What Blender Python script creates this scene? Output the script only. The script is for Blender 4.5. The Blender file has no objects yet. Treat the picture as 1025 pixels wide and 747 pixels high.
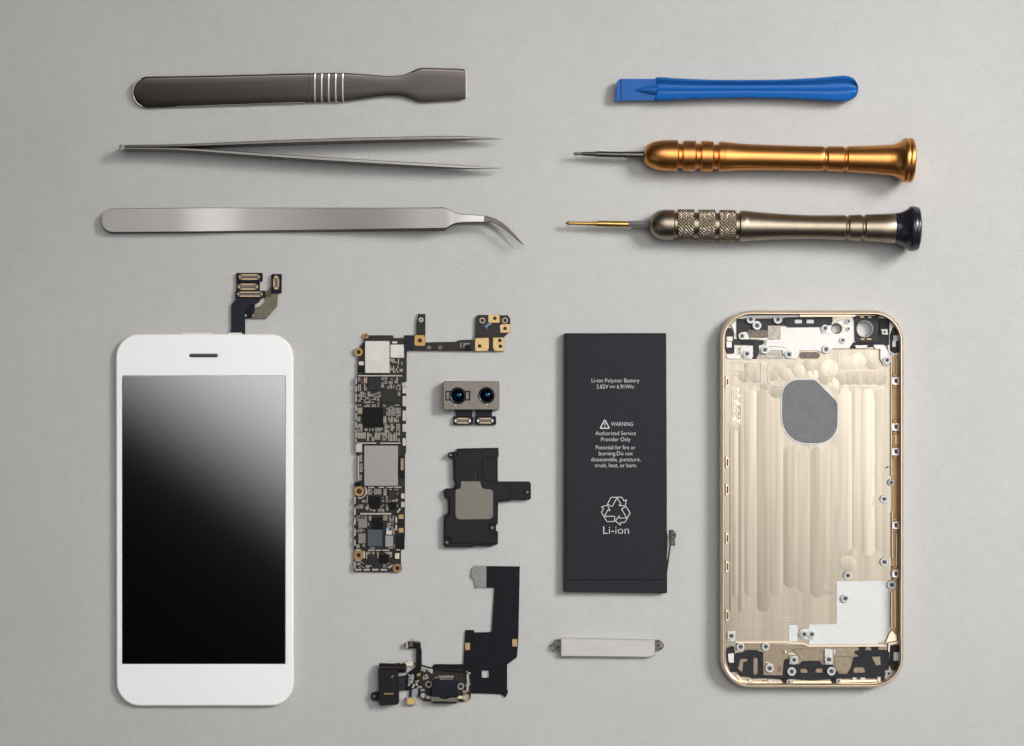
import bpy, math, random
from mathutils import Vector
from mathutils.geometry import tessellate_polygon

# ------------------------------------------------------------------ camera, light, exposure
S = 0.000368            # metres on the table for one picture unit
H = 0.80                # camera height above the table
CX, CY = 512.0, 373.0
sc = bpy.context.scene
col = sc.collection
random.seed(7)

cam = bpy.data.cameras.new("camera")
cam_o = bpy.data.objects.new("camera", cam)
col.objects.link(cam_o)
cam_o.location = (0, 0, H)
cam.sensor_width = 36.0
cam.lens = 36.0 * H / (1025 * S)
cam.clip_start = 0.05
cam.clip_end = 50
sc.camera = cam_o

world = bpy.data.worlds.new("World")
sc.world = world
world.use_nodes = True
world.node_tree.nodes["Background"].inputs[0].default_value = (0.97, 0.985, 1.0, 1)
world.node_tree.nodes["Background"].inputs[1].default_value = 0.003


def area_light(name, loc, target, sx, sy, power, color, roll=0.0, soft=None):
    L = bpy.data.lights.new(name, 'AREA')
    L.shape = 'RECTANGLE'
    L.size, L.size_y = sx, sy
    L.energy = power
    L.color = color
    o = bpy.data.objects.new(name, L)
    col.objects.link(o)
    o.location = loc
    d = Vector(target) - Vector(loc)
    o.rotation_euler = d.to_track_quat('-Z', 'Y').to_euler()
    o.rotation_euler.z += roll
    if soft:        # emission fades to the near left edge, shaped for the screen's diagonal fade
        L.use_nodes = True
        nt = L.node_tree
        em = nt.nodes["Emission"]
        geo = nt.nodes.new("ShaderNodeNewGeometry")
        dot = nt.nodes.new("ShaderNodeVectorMath")
        dot.operation = 'DOT_PRODUCT'
        dot.inputs[1].default_value = (-math.sin(roll), math.cos(roll), 0)
        nt.links.new(geo.outputs["Position"], dot.inputs[0])
        mr = nt.nodes.new("ShaderNodeMapRange")
        mr.interpolation_type = 'SMOOTHSTEP'
        mr.inputs[1].default_value, mr.inputs[2].default_value = soft
        mr.inputs[3].default_value, mr.inputs[4].default_value = 0.0, 1.0
        nt.links.new(dot.outputs["Value"], mr.inputs[0])
        hot = nt.nodes.new("ShaderNodeMapRange")        # stronger far side, added to brighten the housing's upper right
        hot.interpolation_type = 'SMOOTHSTEP'
        hot.inputs[1].default_value, hot.inputs[2].default_value = 0.0, 0.30
        hot.inputs[3].default_value, hot.inputs[4].default_value = 0.0, 1.5
        nt.links.new(dot.outputs["Value"], hot.inputs[0])
        sm = nt.nodes.new("ShaderNodeMath")
        nt.links.new(mr.outputs[0], sm.inputs[0])
        nt.links.new(hot.outputs[0], sm.inputs[1])
        nt.links.new(sm.outputs[0], em.inputs["Strength"])
    return o


# overhead softbox, rolled about the view axis and fading to its near left edge; key softbox to the right
area_light("overhead_softbox", (0.20, 0.16, 1.50), (0.20, 0.16, 0), 1.4, 1.12, 9.0, (1.0, 0.99, 0.975), roll=math.radians(-35),
           soft=(-0.305, -0.115))
key = area_light("key_softbox", (0.92, 0.43, 0.82), (0.195, 0.03, 0), 0.5, 0.5, 1.16, (1.0, 0.985, 0.965))
key.data.spread = math.radians(32)      # softbox with a grid: the pool of light fades to the left
area_light("added_fill_light", (-1.0, -0.75, 1.1), (0.0, 0.0, 0), 0.9, 0.9, 0.9, (0.97, 0.985, 1.0))  # added unseen lamp, fills in for missing bounce light

sc.view_settings.view_transform = 'Standard'
sc.view_settings.look = 'None'
sc.view_settings.exposure = 0.0
sc.view_settings.gamma = 1.0
sc.view_settings.use_curve_mapping = False


# ------------------------------------------------------------------ helpers
def W(px, py, z=0.0):
    """picture units on the table plan and a height in mm -> metres"""
    f = 1.0 - z * 0.001 / H
    return Vector(((px - CX) * S * f, (CY - py) * S * f, z * 0.001))


class G:
    def __init__(self):
        self.v, self.f = [], []

    def add(self, v, f):
        n = len(self.v)
        self.v += [Vector(p) for p in v]
        self.f += [tuple(i + n for i in q) for q in f]
        return self


def circ(cx, cy, r, n=24, ry=None, a0=0.0):
    ry = r if ry is None else ry
    return [(cx + r * math.cos(a0 + 2 * math.pi * i / n), cy + ry * math.sin(a0 + 2 * math.pi * i / n)) for i in range(n)]


def rnd(pts, r, n=4):
    """round the corners of a polygon"""
    out = []
    N = len(pts)
    for i in range(N):
        p0, p1, p2 = Vector(pts[i - 1][:2]), Vector(pts[i][:2]), Vector(pts[(i + 1) % N][:2])
        rr = pts[i][2] if len(pts[i]) > 2 else r
        a, b = p0 - p1, p2 - p1
        la, lb = a.length, b.length
        if rr <= 0 or la < 1e-6 or lb < 1e-6:
            out.append(tuple(p1))
            continue
        a, b = a / la, b / lb
        ang = math.acos(max(-1, min(1, a.dot(b))))
        if ang > math.pi - 0.03:
            out.append(tuple(p1))
            continue
        t = min(rr / math.tan(ang / 2), la * 0.49, lb * 0.49)
        rr2 = t * math.tan(ang / 2)
        c = p1 + (a + b).normalized() * (rr2 / math.sin(ang / 2))
        s, e = p1 + a * t, p1 + b * t
        a1 = math.atan2(s.y - c.y, s.x - c.x)
        a2 = math.atan2(e.y - c.y, e.x - c.x)
        d = (a2 - a1 + math.pi) % (2 * math.pi) - math.pi
        for k in range(n + 1):
            an = a1 + d * k / n
            out.append((c.x + rr2 * math.cos(an), c.y + rr2 * math.sin(an)))
    return out


def B(x0, y0, x1, y1, r=0.0, n=4):
    p = [(x0, y0), (x1, y0), (x1, y1), (x0, y1)]
    return rnd(p, r, n) if r else p


def clean(loop):
    out = []
    for p in loop:
        if not out or (Vector(p[:2]) - Vector(out[-1][:2])).length > 1e-3:
            out.append(p)
    if (Vector(out[0][:2]) - Vector(out[-1][:2])).length < 1e-3:
        out.pop()
    return out


def prism(loops, z0, z1, bev=0.0, g=None):
    """a slab with an outline (first loop) and holes (further loops); heights in mm, bevel in picture units"""
    g = g or G()
    if not isinstance(loops[0][0], (tuple, list, Vector)):
        loops = [loops]
    tops, nv, nf = [], [], []
    b = bev * S
    for k, lp in enumerate(loops):
        P = [W(p[0], p[1], z1) for p in clean(lp)]
        ar = sum(P[i - 1].x * P[i].y - P[i].x * P[i - 1].y for i in range(len(P)))
        if (ar < 0) == (k == 0):
            P.reverse()
        n = len(P)
        base = len(nv)
        rings = [[Vector((p.x, p.y, z0 * .001)) for p in P]]
        if b > 0:
            rings.append([Vector((p.x, p.y, z1 * .001 - b)) for p in P])
            ins = []
            for i in range(n):
                d1 = (P[i] - P[i - 1]).to_2d().normalized()
                d2 = (P[(i + 1) % n] - P[i]).to_2d().normalized()
                n1, n2 = Vector((-d1.y, d1.x)), Vector((-d2.y, d2.x))
                m = n1 + n2
                q = max(0.35, 1 + n1.dot(n2))
                m = m / q * b
                ins.append(Vector((P[i].x + m.x, P[i].y + m.y, z1 * .001)))
            rings.append(ins)
        else:
            rings.append([p.copy() for p in P])
        for r in rings:
            nv += r
        for r in range(len(rings) - 1):
            o0, o1 = base + r * n, base + (r + 1) * n
            for i in range(n):
                j = (i + 1) % n
                nf.append((o0 + i, o0 + j, o1 + j, o1 + i))
        tops.append((base + (len(rings) - 1) * n, base, n))
    for which in (0, 1):
        idx = []
        polys = []
        for t in tops:
            o = t[which]
            idx += [o + i for i in range(t[2])]
            polys.append([nv[o + i].to_2d().to_3d() * 1000.0 for i in range(t[2])])
        for tri in tessellate_polygon(polys):
            q = [idx[i] for i in tri]
            a, bb, c = (nv[i] for i in q)
            up = (bb - a).cross(c - a).z > 0
            if up != (which == 0):
                q.reverse()
            nf.append(tuple(q))
    return g.add(nv, nf)


def rings_to(g, rings, close=True, caps=True):
    n = len(rings[0])
    v = [p for r in rings for p in r]
    f = []
    m = n if close else n - 1
    for k in range(len(rings) - 1):
        for i in range(m):
            j = (i + 1) % n
            f.append((k * n + i, k * n + j, (k + 1) * n + j, (k + 1) * n + i))
    if caps:
        f.append(tuple(range(n))[::-1])
        f.append(tuple((len(rings) - 1) * n + i for i in range(n)))
    return g.add(v, f)


def sweep(st, cham=0.15, g=None):
    """bar along a plan path; stations (px, py, half width, zlo, zhi)"""
    g = g or G()
    rings = []
    for i, (x, y, hw, zl, zh) in enumerate(st):
        a, b = st[max(0, i - 1)], st[min(len(st) - 1, i + 1)]
        t = Vector((b[0] - a[0], b[1] - a[1])).normalized()
        nx, ny = -t.y, t.x
        c = min(cham, hw * .45)
        cz = min(cham * S * 1000, (zh - zl) * .45)
        pts = []
        for (o, z) in ((-hw + c, zl), (hw - c, zl), (hw, zl + cz), (hw, zh - cz), (hw - c, zh), (-hw + c, zh), (-hw, zh - cz), (-hw, zl + cz)):
            p = W(x + nx * o, y + ny * o, zh)
            p.z = z * .001
            pts.append(p)
        rings.append(pts)
    return rings_to(g, rings)


def tube(pts, r, seg=8, g=None):
    """round wire through (px, py, z) points, radius in picture units"""
    g = g or G()
    P = [W(*p) for p in pts]
    rings = []
    for i, p in enumerate(P):
        t = (P[min(i + 1, len(P) - 1)] - P[max(i - 1, 0)]).normalized()
        up = Vector((0, 0, 1)) if abs(t.z) < .9 else Vector((1, 0, 0))
        u = t.cross(up).normalized()
        w = u.cross(t)
        rr = (r[i] if isinstance(r, (list, tuple)) else r) * S
        rings.append([p + u * rr * math.cos(2 * math.pi * k / seg) + w * rr * math.sin(2 * math.pi * k / seg) for k in range(seg)])
    return rings_to(g, rings)


def smooth_path(pts, n=6):
    out = []
    for i in range(len(pts) - 1):
        p0, p1, p2, p3 = pts[max(i - 1, 0)], pts[i], pts[i + 1], pts[min(i + 2, len(pts) - 1)]
        for k in range(n):
            t = k / n
            out.append(tuple(0.5 * (2 * b + (c - a) * t + (2 * a - 5 * b + 4 * c - d) * t * t + (3 * b - a - 3 * c + d) * t ** 3)
                             for a, b, c, d in zip(p0, p1, p2, p3)))
    out.append(tuple(pts[-1]))
    return out


def lathe(prof, A, Bp, seg=48, g=None, mod=None, caps=True):
    """solid of revolution about a lying axis; A, Bp = (px, py, zmm); profile (px along, radius)"""
    g = g or G()
    a, b = W(*A), W(*Bp)
    d = (b - a).normalized()
    u = Vector((0, 0, 1))
    u = (u - d * u.dot(d)).normalized()
    w = d.cross(u)
    rings = []
    for (x, r) in prof:
        t = (x - A[0]) / (Bp[0] - A[0])
        c = a + (b - a) * t
        f = 1 - c.z / H
        ring = []
        for k in range(seg):
            an = 2 * math.pi * k / seg
            rr = r + (mod(x, an) if mod else 0)
            ring.append(c + (u * math.cos(an) + w * math.sin(an)) * rr * S * f)
        rings.append(ring)
    return rings_to(g, rings, caps=caps)


def vlathe(cx, cy, prof, seg=24, g=None):
    """solid of revolution about an upright axis; profile (radius px, z mm); open rings join"""
    g = g or G()
    rings = []
    zt = max(p[1] for p in prof)
    c = W(cx, cy, zt)
    f = 1 - zt * .001 / H
    for (r, z) in prof:
        rings.append([Vector((c.x + r * S * f * math.cos(2 * math.pi * k / seg), c.y + r * S * f * math.sin(2 * math.pi * k / seg), z * .001)) for k in range(seg)])
    return rings_to(g, rings, caps=False)


ORG = {}


def thing(name, px, py, label, cat, group=None):
    o = bpy.data.objects.new(name, None)
    col.objects.link(o)
    o.empty_display_size = 0.01
    o.location = W(px, py, 0)
    o["label"], o["category"] = label, cat
    if group:
        o["group"] = group
    ORG[o] = Vector(o.location)
    return o


def part(parent, name, g, m, smooth=None, label=None, stuff=False):
    me = bpy.data.meshes.new(name)
    org = ORG[parent]
    me.from_pydata([tuple(p - org) for p in g.v], [], g.f)
    me.materials.append(m)
    if smooth:
        me.shade_smooth()
        me.set_sharp_from_angle(angle=math.radians(smooth))
    me.update()
    o = bpy.data.objects.new(name, me)
    col.objects.link(o)
    o.parent = parent
    ORG[o] = org
    if label:
        o["label"] = label
    if stuff:
        o["kind"] = "stuff"
    return o


def text_part(parent, name, s, xc, base, wid, cap, z, m):
    """flat print: centred at xc, baseline at base, width and capital height in picture units"""
    cu = bpy.data.curves.new("print", 'FONT')
    cu.body = s
    cu.resolution_u = 3
    cu.offset = -0.007 if cap < 6 else -0.012
    tmp = bpy.data.objects.new("print", cu)
    col.objects.link(tmp)
    me = bpy.data.meshes.new_from_object(tmp)
    bpy.data.objects.remove(tmp)
    bpy.data.curves.remove(cu)
    xs = [v.co.x for v in me.vertices]
    x0, x1 = min(xs), max(xs)
    k = wid / (x1 - x0)
    org = ORG[parent]
    for v in me.vertices:
        p = W(xc + (v.co.x - (x0 + x1) / 2) * k, base - v.co.y * cap / 0.70, z)
        v.co = p - org
    me.materials.clear()
    me.materials.append(m)
    o = bpy.data.objects.new(name, me)
    col.objects.link(o)
    o.parent = parent
    ORG[o] = org
    return o


# ------------------------------------------------------------------ materials
def mat(name, c, rough=0.5, metal=0.0, var=0.08, vs=300, bump=0.0, bs=1500, stretch=(1, 1, 1), rvar=0.0,
        spec=0.5, tint=None, coat=0.0, aniso=0.0, ior=1.5, c2=None, lo=.3, hi=.7, bd=0.0002):
    m = bpy.data.materials.new(name)
    m.use_nodes = True
    nt = m.node_tree
    p = nt.nodes["Principled BSDF"]
    p.inputs["Roughness"].default_value = rough
    p.inputs["Metallic"].default_value = metal
    p.inputs["IOR"].default_value = ior
    p.inputs["Specular IOR Level"].default_value = spec
    p.inputs["Coat Weight"].default_value = coat
    p.inputs["Coat Roughness"].default_value = 0.05
    p.inputs["Anisotropic"].default_value = aniso
    if tint:
        p.inputs["Specular Tint"].default_value = (*tint, 1)
    tc = nt.nodes.new("ShaderNodeTexCoord")
    mp = nt.nodes.new("ShaderNodeMapping")
    mp.inputs["Scale"].default_value = stretch
    nt.links.new(tc.outputs["Object"], mp.inputs[0])
    nz = nt.nodes.new("ShaderNodeTexNoise")
    nz.inputs["Scale"].default_value = vs
    nz.inputs["Detail"].default_value = 4
    nt.links.new(mp.outputs[0], nz.inputs["Vector"])
    mr = nt.nodes.new("ShaderNodeMapRange")
    mr.inputs[1].default_value, mr.inputs[2].default_value = lo, hi
    nt.links.new(nz.outputs[0], mr.inputs[0])
    mx = nt.nodes.new("ShaderNodeMix")
    mx.data_type = 'RGBA'
    ca = tuple(min(1, v * (1 - var)) for v in c)
    cb = tuple(min(1, v * (1 + var)) for v in c) if c2 is None else c2
    mx.inputs[6].default_value, mx.inputs[7].default_value = (*ca, 1), (*cb, 1)
    nt.links.new(mr.outputs[0], mx.inputs[0])
    nt.links.new(mx.outputs[2], p.inputs["Base Color"])
    if rvar:
        r2 = nt.nodes.new("ShaderNodeMapRange")
        r2.inputs[1].default_value, r2.inputs[2].default_value = .3, .7
        r2.inputs[3].default_value, r2.inputs[4].default_value = max(.02, rough - rvar), rough + rvar
        nt.links.new(nz.outputs[0], r2.inputs[0])
        nt.links.new(r2.outputs[0], p.inputs["Roughness"])
    if bump:
        n2 = nt.nodes.new("ShaderNodeTexNoise")
        n2.inputs["Scale"].default_value = bs
        n2.inputs["Detail"].default_value = 3
        nt.links.new(mp.outputs[0], n2.inputs["Vector"])
        bp = nt.nodes.new("ShaderNodeBump")
        bp.inputs["Strength"].default_value = bump
        bp.inputs["Distance"].default_value = bd
        nt.links.new(n2.outputs[0], bp.inputs["Height"])
        nt.links.new(bp.outputs[0], p.inputs["Normal"])
    return m


M_dark_steel = mat("dark_steel", (0.108, 0.095, 0.088), 0.22, 1, var=0.07, vs=60, stretch=(1, 14, 1), bump=0.06, bs=400)
M_steel = mat("bright_steel", (0.155, 0.148, 0.142), 0.30, 1, var=.06, vs=80, stretch=(1, 10, 1), bump=.12, bs=150, rvar=.05)
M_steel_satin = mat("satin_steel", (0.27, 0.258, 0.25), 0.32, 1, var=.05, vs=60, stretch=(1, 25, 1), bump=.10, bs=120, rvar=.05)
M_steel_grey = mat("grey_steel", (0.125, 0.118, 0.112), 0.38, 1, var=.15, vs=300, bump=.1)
M_edge_glint = mat("edge_highlight_steel", (0.66, 0.63, 0.60), 0.3, .35, var=.1)  # pale and mostly diffuse: edge highlights put into the colour
M_dark_metal = mat("dark_connector_metal", (0.055, 0.05, 0.046), 0.35, .7, var=.3, vs=1500)
M_tip = mat("dark_tip_steel", (0.075, 0.068, 0.062), 0.34, 1, var=.12, vs=900)
M_edge = mat("polished_edge", (0.6, 0.585, 0.565), 0.18, 0.6, var=.05)
M_blue = mat("blue_plastic", (0.009, 0.09, 0.32), 0.34, 0, var=.05, vs=200, bump=.05, bs=3000, spec=0.22)
M_orange = mat("orange_anodised_metal", (0.62, 0.275, 0.082), 0.35, 1, var=.06, vs=200, stretch=(8, 1, 1), bump=.06, bs=500)
M_bronze = mat("bronze_anodised_metal", (0.3, 0.255, 0.193), 0.36, 1, var=.06, vs=400, bump=.15, bs=3500)
M_gold_bit = mat("gold_coated_steel", (0.52, 0.33, 0.10), 0.3, 1, var=.15, vs=800)
M_black_gloss = mat("black_gloss_plastic", (0.012, 0.012, 0.018), 0.24, 0, var=.1)
M_white_glass = mat("white_glass", (0.80, 0.80, 0.805), 0.30, 0, var=.008, vs=20, spec=.18)
M_frame_plastic = mat("pale_frame_plastic", (0.62, 0.58, 0.54), 0.5, 0, var=.05)
M_screen = mat("dark_glass_screen", (0.0008, 0.0008, 0.001), 0.075, 0, var=.1, ior=3.9)
M_slot = mat("dark_mesh", (0.03, 0.028, 0.026), 0.7, 0, var=.3, vs=5000, bump=.4, bs=6000)
M_flex = mat("black_flex", (0.0055, 0.0055, 0.0085), 0.42, 0, var=.2, vs=500, bump=.15, bs=700, spec=0.12)
M_flex_navy = mat("navy_flex", (0.009, 0.01, 0.017), 0.38, 0, var=.2, vs=500, spec=0.14)
M_olive = mat("olive_flex", (0.105, 0.092, 0.055), 0.45, 0, var=.18, vs=700, bump=.1)
M_gold = mat("gold_contact", (0.42, 0.29, 0.15), 0.38, 1, var=.1, vs=900)
M_copper_pad = mat("gold_pad", (0.4, 0.285, 0.135), 0.42, 1, var=.1, vs=700, bump=.1)
M_conn = mat("dark_connector_body", (0.055, 0.05, 0.048), 0.45, 0, var=.2, vs=1500)
M_conn_rib = mat("grey_brown_connector_rib", (0.16, 0.135, 0.12), 0.45, .3, var=.2, vs=1500)
M_lug = mat("bronze_gold_lug", (0.31, 0.195, 0.075), 0.4, 1, var=.12, vs=900)
M_contact = mat("pale_contact", (0.31, 0.262, 0.205), 0.42, .7, var=.15, vs=2500)
M_pcb = mat("black_pcb", (0.018, 0.015, 0.014), 0.42, 0, var=.3, vs=900, bump=.2, bs=1800, spec=.18)
M_chip_black = mat("black_chip", (0.004, 0.004, 0.005), 0.40, 0, var=.15, vs=1500, spec=0.1)
M_chip_dark = mat("charcoal_chip", (0.017, 0.018, 0.021), 0.45, 0, var=.12, vs=900, bump=.06, spec=0.14)
M_chip_green = mat("green_black_chip", (0.02, 0.022, 0.018), 0.45, 0, var=.12, vs=900, spec=0.14)
M_chip_blue = mat("slate_chip", (0.062, 0.072, 0.08), 0.38, 0, var=.08, vs=600, bump=.05, spec=.18)
M_chip_grey = mat("grey_lid", (0.25, 0.243, 0.238), 0.40, .6, var=.06, vs=900, bump=.08, bs=2500)
M_chip_brown = mat("brown_grey_lid", (0.19, 0.165, 0.147), 0.42, .5, var=.08, vs=900)
M_shield = mat("silver_shield", (0.42, 0.405, 0.375), 0.42, .85, var=.07, vs=260, bump=.12, bs=1200)
M_solder = mat("solder", (0.4, 0.375, 0.34), 0.35, 0.5, var=.2, vs=2500, bump=.3, bs=3000)
M_tan = mat("tan_ceramic", (0.26, 0.195, 0.125), 0.5, 0, var=.5, vs=1200)
M_grey_c = mat("grey_ceramic", (0.12, 0.112, 0.104), 0.5, 0, var=.6, vs=1200)
M_cream = mat("cream_ceramic", (0.5, 0.45, 0.37), 0.5, 0, var=.1)
M_red = mat("rust_red_component", (0.075, 0.013, 0.008), 0.45, 0, var=.3, vs=1500)
M_blue_c = mat("light_blue_component", (0.16, 0.36, 0.52), 0.45, 0, var=.2)
M_nickel = mat("nickel_plate", (0.15, 0.132, 0.114), 0.40, 1, var=.07, vs=350, bump=.12, bs=2500)
M_lens_bar = mat("lens_barrel", (0.012, 0.012, 0.014), 0.35, 0, var=.1)
M_lens = mat("coated_lens_glass", (0.001, 0.002, 0.006), 0.06, 0, var=.1, ior=1.5, tint=(0.15, 0.55, 1.0))
M_lens_in = mat("lens_reflection_coating", (0.004, 0.035, 0.085), 0.12, .9, var=.3, vs=900)
M_spk = mat("black_moulded_plastic", (0.007, 0.007, 0.01), 0.46, 0, var=.15, vs=500, bump=.15, bs=3500, spec=.18)
M_spk_plate = mat("grey_metal_plate", (0.155, 0.145, 0.123), 0.44, .85, var=.06, vs=500, bump=.12, bs=3000)
M_batt = mat("battery_black_foil", (0.0115, 0.012, 0.0165), 0.55, 0, var=.10, vs=500, bump=.12, bs=2500, spec=.18)
M_batt_edge = mat("battery_black_tape", (0.010, 0.010, 0.013), 0.40, 0, var=.2, vs=400, bump=.2, bs=900, spec=.18)
M_print = mat("white_print", (0.5, 0.5, 0.5), 0.6, 0, var=.05)
M_bar = mat("brushed_pale_steel", (0.43, 0.415, 0.405), 0.45, .15, var=.05, vs=200, stretch=(1, 3, 1), bump=.12, bs=700)
M_wire = mat("grey_spring_wire", (0.15, 0.142, 0.135), 0.4, .8, var=.3, vs=1500)
M_dark_red = mat("dark_red_brown_rubber", (0.011, 0.0072, 0.0066), 0.4, 0, var=.3, vs=900, spec=.18)
M_grey_tab = mat("grey_flex_end", (0.19, 0.19, 0.185), 0.45, .3, var=.1, vs=700)
M_gold_rim = mat("champagne_anodised_rim", (0.66, 0.54, 0.41), 0.32, 1, var=.05, vs=300, bump=.06, bs=3000)
M_gold_floor = mat("milled_champagne_aluminium", (0.292, 0.258, 0.207), 0.29, 1, var=.15, vs=520, stretch=(1, .03, 1), bump=.16, bs=1700, bd=.00005)
M_gold_floor_b = mat("coarse_milled_champagne_aluminium", (0.262, 0.230, 0.183), 0.34, 1, var=.17, vs=480, stretch=(1, .03, 1), bump=.20, bs=1500, bd=.00005)
M_gold_floor_lit = mat("fine_lit_champagne_aluminium", (0.325, 0.290, 0.238), 0.26, 1, var=.14, vs=560, stretch=(1, .03, 1), bump=.14, bs=1900, bd=.00005)  # finer finish, also lightened to paint the brighter light at upper right
M_gold_rough = mat("blasted_champagne_aluminium", (0.24, 0.195, 0.145), 0.45, 1, var=.14, vs=700, bump=.3, bs=1800)
M_gold_deep = mat("amber_anodised_channel", (0.225, 0.145, 0.075), 0.34, 1, var=.15, vs=500)
M_white_al = mat("white_machined_aluminium", (0.52, 0.5, 0.475), 0.42, 0.35, var=.04, vs=600, bump=.1)
M_house_blk = mat("charcoal_moulding", (0.026, 0.027, 0.031), 0.48, 0, var=.2, vs=600, bump=.15, bs=2500, spec=.18)
M_house_blk2 = mat("black_moulding", (0.015, 0.015, 0.018), 0.46, 0, var=.25, vs=600, bump=.15, bs=2500, spec=.18)
M_white_st = mat("white_sticker", (0.56, 0.56, 0.557), 0.55, 0, var=0.03, vs=900, bump=0.3, bs=1600)
M_boss = mat("pale_boss", (0.5, 0.49, 0.475), 0.42, 0.35, var=.08, vs=1200)
M_boss_in = mat("threaded_insert", (0.16, 0.17, 0.19), 0.4, .7, var=.2, vs=2500)
M_hole = mat("screw_hole", (0.008, 0.008, 0.009), 0.7, 0, var=.2)
M_brown_pad = mat("speckled_brown_pad", (0.135, 0.105, 0.085), 0.65, 0, var=.55, vs=2600, bump=.5, bs=3000)
M_brown_slot = mat("dark_brown_slot", (0.05, 0.04, 0.035), 0.6, 0, var=.3)
M_speckle = mat("speckled_pale_pad", (0.36, 0.32, 0.275), 0.55, .3, var=.35, vs=2200, bump=.5, bs=2600)
M_logo = mat("grey_felt_pad", (0.125, 0.134, 0.131), 0.75, 0, var=.10, vs=420, bump=.25, bs=2500)

# ------------------------------------------------------------------ the table
tm = bpy.data.materials.new("grey_paper_surface")
tm.use_nodes = True
nt = tm.node_tree
p = nt.nodes["Principled BSDF"]
p.inputs["Roughness"].default_value = 0.72
p.inputs["Specular IOR Level"].default_value = 0.25
tc = nt.nodes.new("ShaderNodeTexCoord")


def tnoise(scale, detail):
    n = nt.nodes.new("ShaderNodeTexNoise")
    n.inputs["Scale"].default_value = scale
    n.inputs["Detail"].default_value = detail
    nt.links.new(tc.outputs["Object"], n.inputs["Vector"])
    return n.outputs[0]


def tmath(op, a, b):
    n = nt.nodes.new("ShaderNodeMath")
    n.operation = op
    for i, q in enumerate((a, b)):
        if isinstance(q, (int, float)):
            n.inputs[i].default_value = q
        else:
            nt.links.new(q, n.inputs[i])
    return n.outputs[0]


fine, mid, big = tnoise(1300, 3), tnoise(190, 3), tnoise(14, 3)
v = tmath('ADD', tmath('ADD', tmath('MULTIPLY', fine, .32), tmath('MULTIPLY', mid, .14)), tmath('MULTIPLY', big, .16))
v = tmath('ADD', v, 1 - .31)
hs = nt.nodes.new("ShaderNodeMix")
hs.data_type = 'RGBA'
hs.blend_type = 'MULTIPLY'
hs.inputs[0].default_value = 1
hs.inputs[6].default_value = (0.420, 0.416, 0.408, 1)
nt.links.new(v, hs.inputs[7])
nt.links.new(hs.outputs[2], p.inputs["Base Color"])
bp = nt.nodes.new("ShaderNodeBump")
bp.inputs["Strength"].default_value = 0.13
bp.inputs["Distance"].default_value = 0.00025
nt.links.new(tmath('ADD', fine, mid), bp.inputs["Height"])
nt.links.new(bp.outputs[0], p.inputs["Normal"])

g = G()
hx, hy = 0.42, 0.32
g.add([(x, y, z) for z in (-.02, 0) for (x, y) in ((-hx, -hy), (hx, -hy), (hx, hy), (-hx, hy))],
      [(4, 5, 6, 7), (3, 2, 1, 0), (0, 1, 5, 4), (1, 2, 6, 5), (2, 3, 7, 6), (3, 0, 4, 7)])
me = bpy.data.meshes.new("tabletop")
me.from_pydata(g.v, [], g.f)
me.materials.append(tm)
o = bpy.data.objects.new("tabletop", me)
col.objects.link(o)
o["kind"] = "structure"
o["label"] = "matte light grey tabletop under all the tools and parts"

# ------------------------------------------------------------------ metal pry tool
t = thing("metal_pry_tool", 300, 88, "dark steel pry tool with six bright grip lines and a flared flat blade", "pry tool")
crown = [(-1, .3), (-1, 1.85), (-.965, 2.04), (-.85, 2.09), (-.5, 2.12), (0, 2.13), (.5, 2.12), (.85, 2.09), (.965, 2.04), (1, 1.85), (1, .3)]


def crowned(st):
    return rings_to(G(), [[W(x, (a_ + b_) / 2 + u * (b_ - a_) / 2, z) for (u, z) in crown] for (x, a_, b_) in st])


st = [(133.0, 89.5, 93.9)] + [(148.4 - 15.3 * math.cos(q), 91.7 - 15.4 * math.sin(q), 91.7 + 15.3 * math.sin(q)) for q in [math.pi / 2 * k / 10 for k in range(2, 11)]]
st += [(175, 75.9, 106.0), (225, 75.0, 104.2), (265, 74.0, 102.9), (300, 73.2, 101.8), (344, 72.7, 100.2)]
part(t, "handle", crowned(st), M_dark_steel, 40)
st = smooth_path([(344, 72.7, 100.2), (368, 74.3, 96.9), (384, 75.6, 94.8), (394, 75.7, 94.5), (403, 74.7, 95.3), (411, 71.6, 97.8), (418, 68.5, 100.5), (424, 67.7, 101.0), (440, 68.1, 100.0), (460, 68.7, 98.8)], 4) + [(464, 69.2, 98.4), (465.4, 70.2, 97.4)]
part(t, "blade", crowned(st), M_dark_steel, 40)
rim = [(465.5, 70.2), (467, 70.6), (467, 97), (465.5, 97.4)]
part(t, "blade_edge", prism(rim, 0.3, 1.5, 0.4), M_edge_glint)
for x in (308.9, 314.8, 321.7, 328.7, 335.7, 342.8):
    if x < 312:
        part(t, "grip_groove", sweep([(x + .4, 73.4, .3, 1.9, 2.2), (x, 87, .3, 1.9, 2.22), (x, 100.6, .3, 1.9, 2.2)], .1), M_slot)
        continue
    part(t, "grip_ridge", tube([(x + .5, 72.0, 1.5), (x + .3, 74.0, 1.95), (x, 79, 2.12), (x - .2, 87, 2.2), (x - .2, 95, 2.12), (x, 99.4, 1.95), (x + .2, 101.4, 1.5)], 1.05, 10), M_edge, 60)
arc = [(148.4 - 15.5 * math.cos(math.radians(q)), 91.7 + 15.3 * math.sin(math.radians(q)), 1.95) for q in range(-62, 71, 7)]
part(t, "handle_edge_glint", tube(arc, .5, 8), M_edge_glint, 60)  # pale tube painting the highlight round the left end
part(t, "handle_edge_glint", tube([(176, 105.5, 1.9), (225, 103.8, 1.9), (265, 102.5, 1.9), (305, 101.3, 1.9)], .36, 8), M_edge_glint, 60)  # pale line painting the light caught along the lower edge
t.rotation_euler.x = math.radians(8.6)
t.location.z = 0.0008

# ------------------------------------------------------------------ straight tweezers lying on their edge
t = thing("straight_tweezers", 300, 152, "slim straight steel tweezers lying on edge with two open pointed arms", "tweezers")


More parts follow.
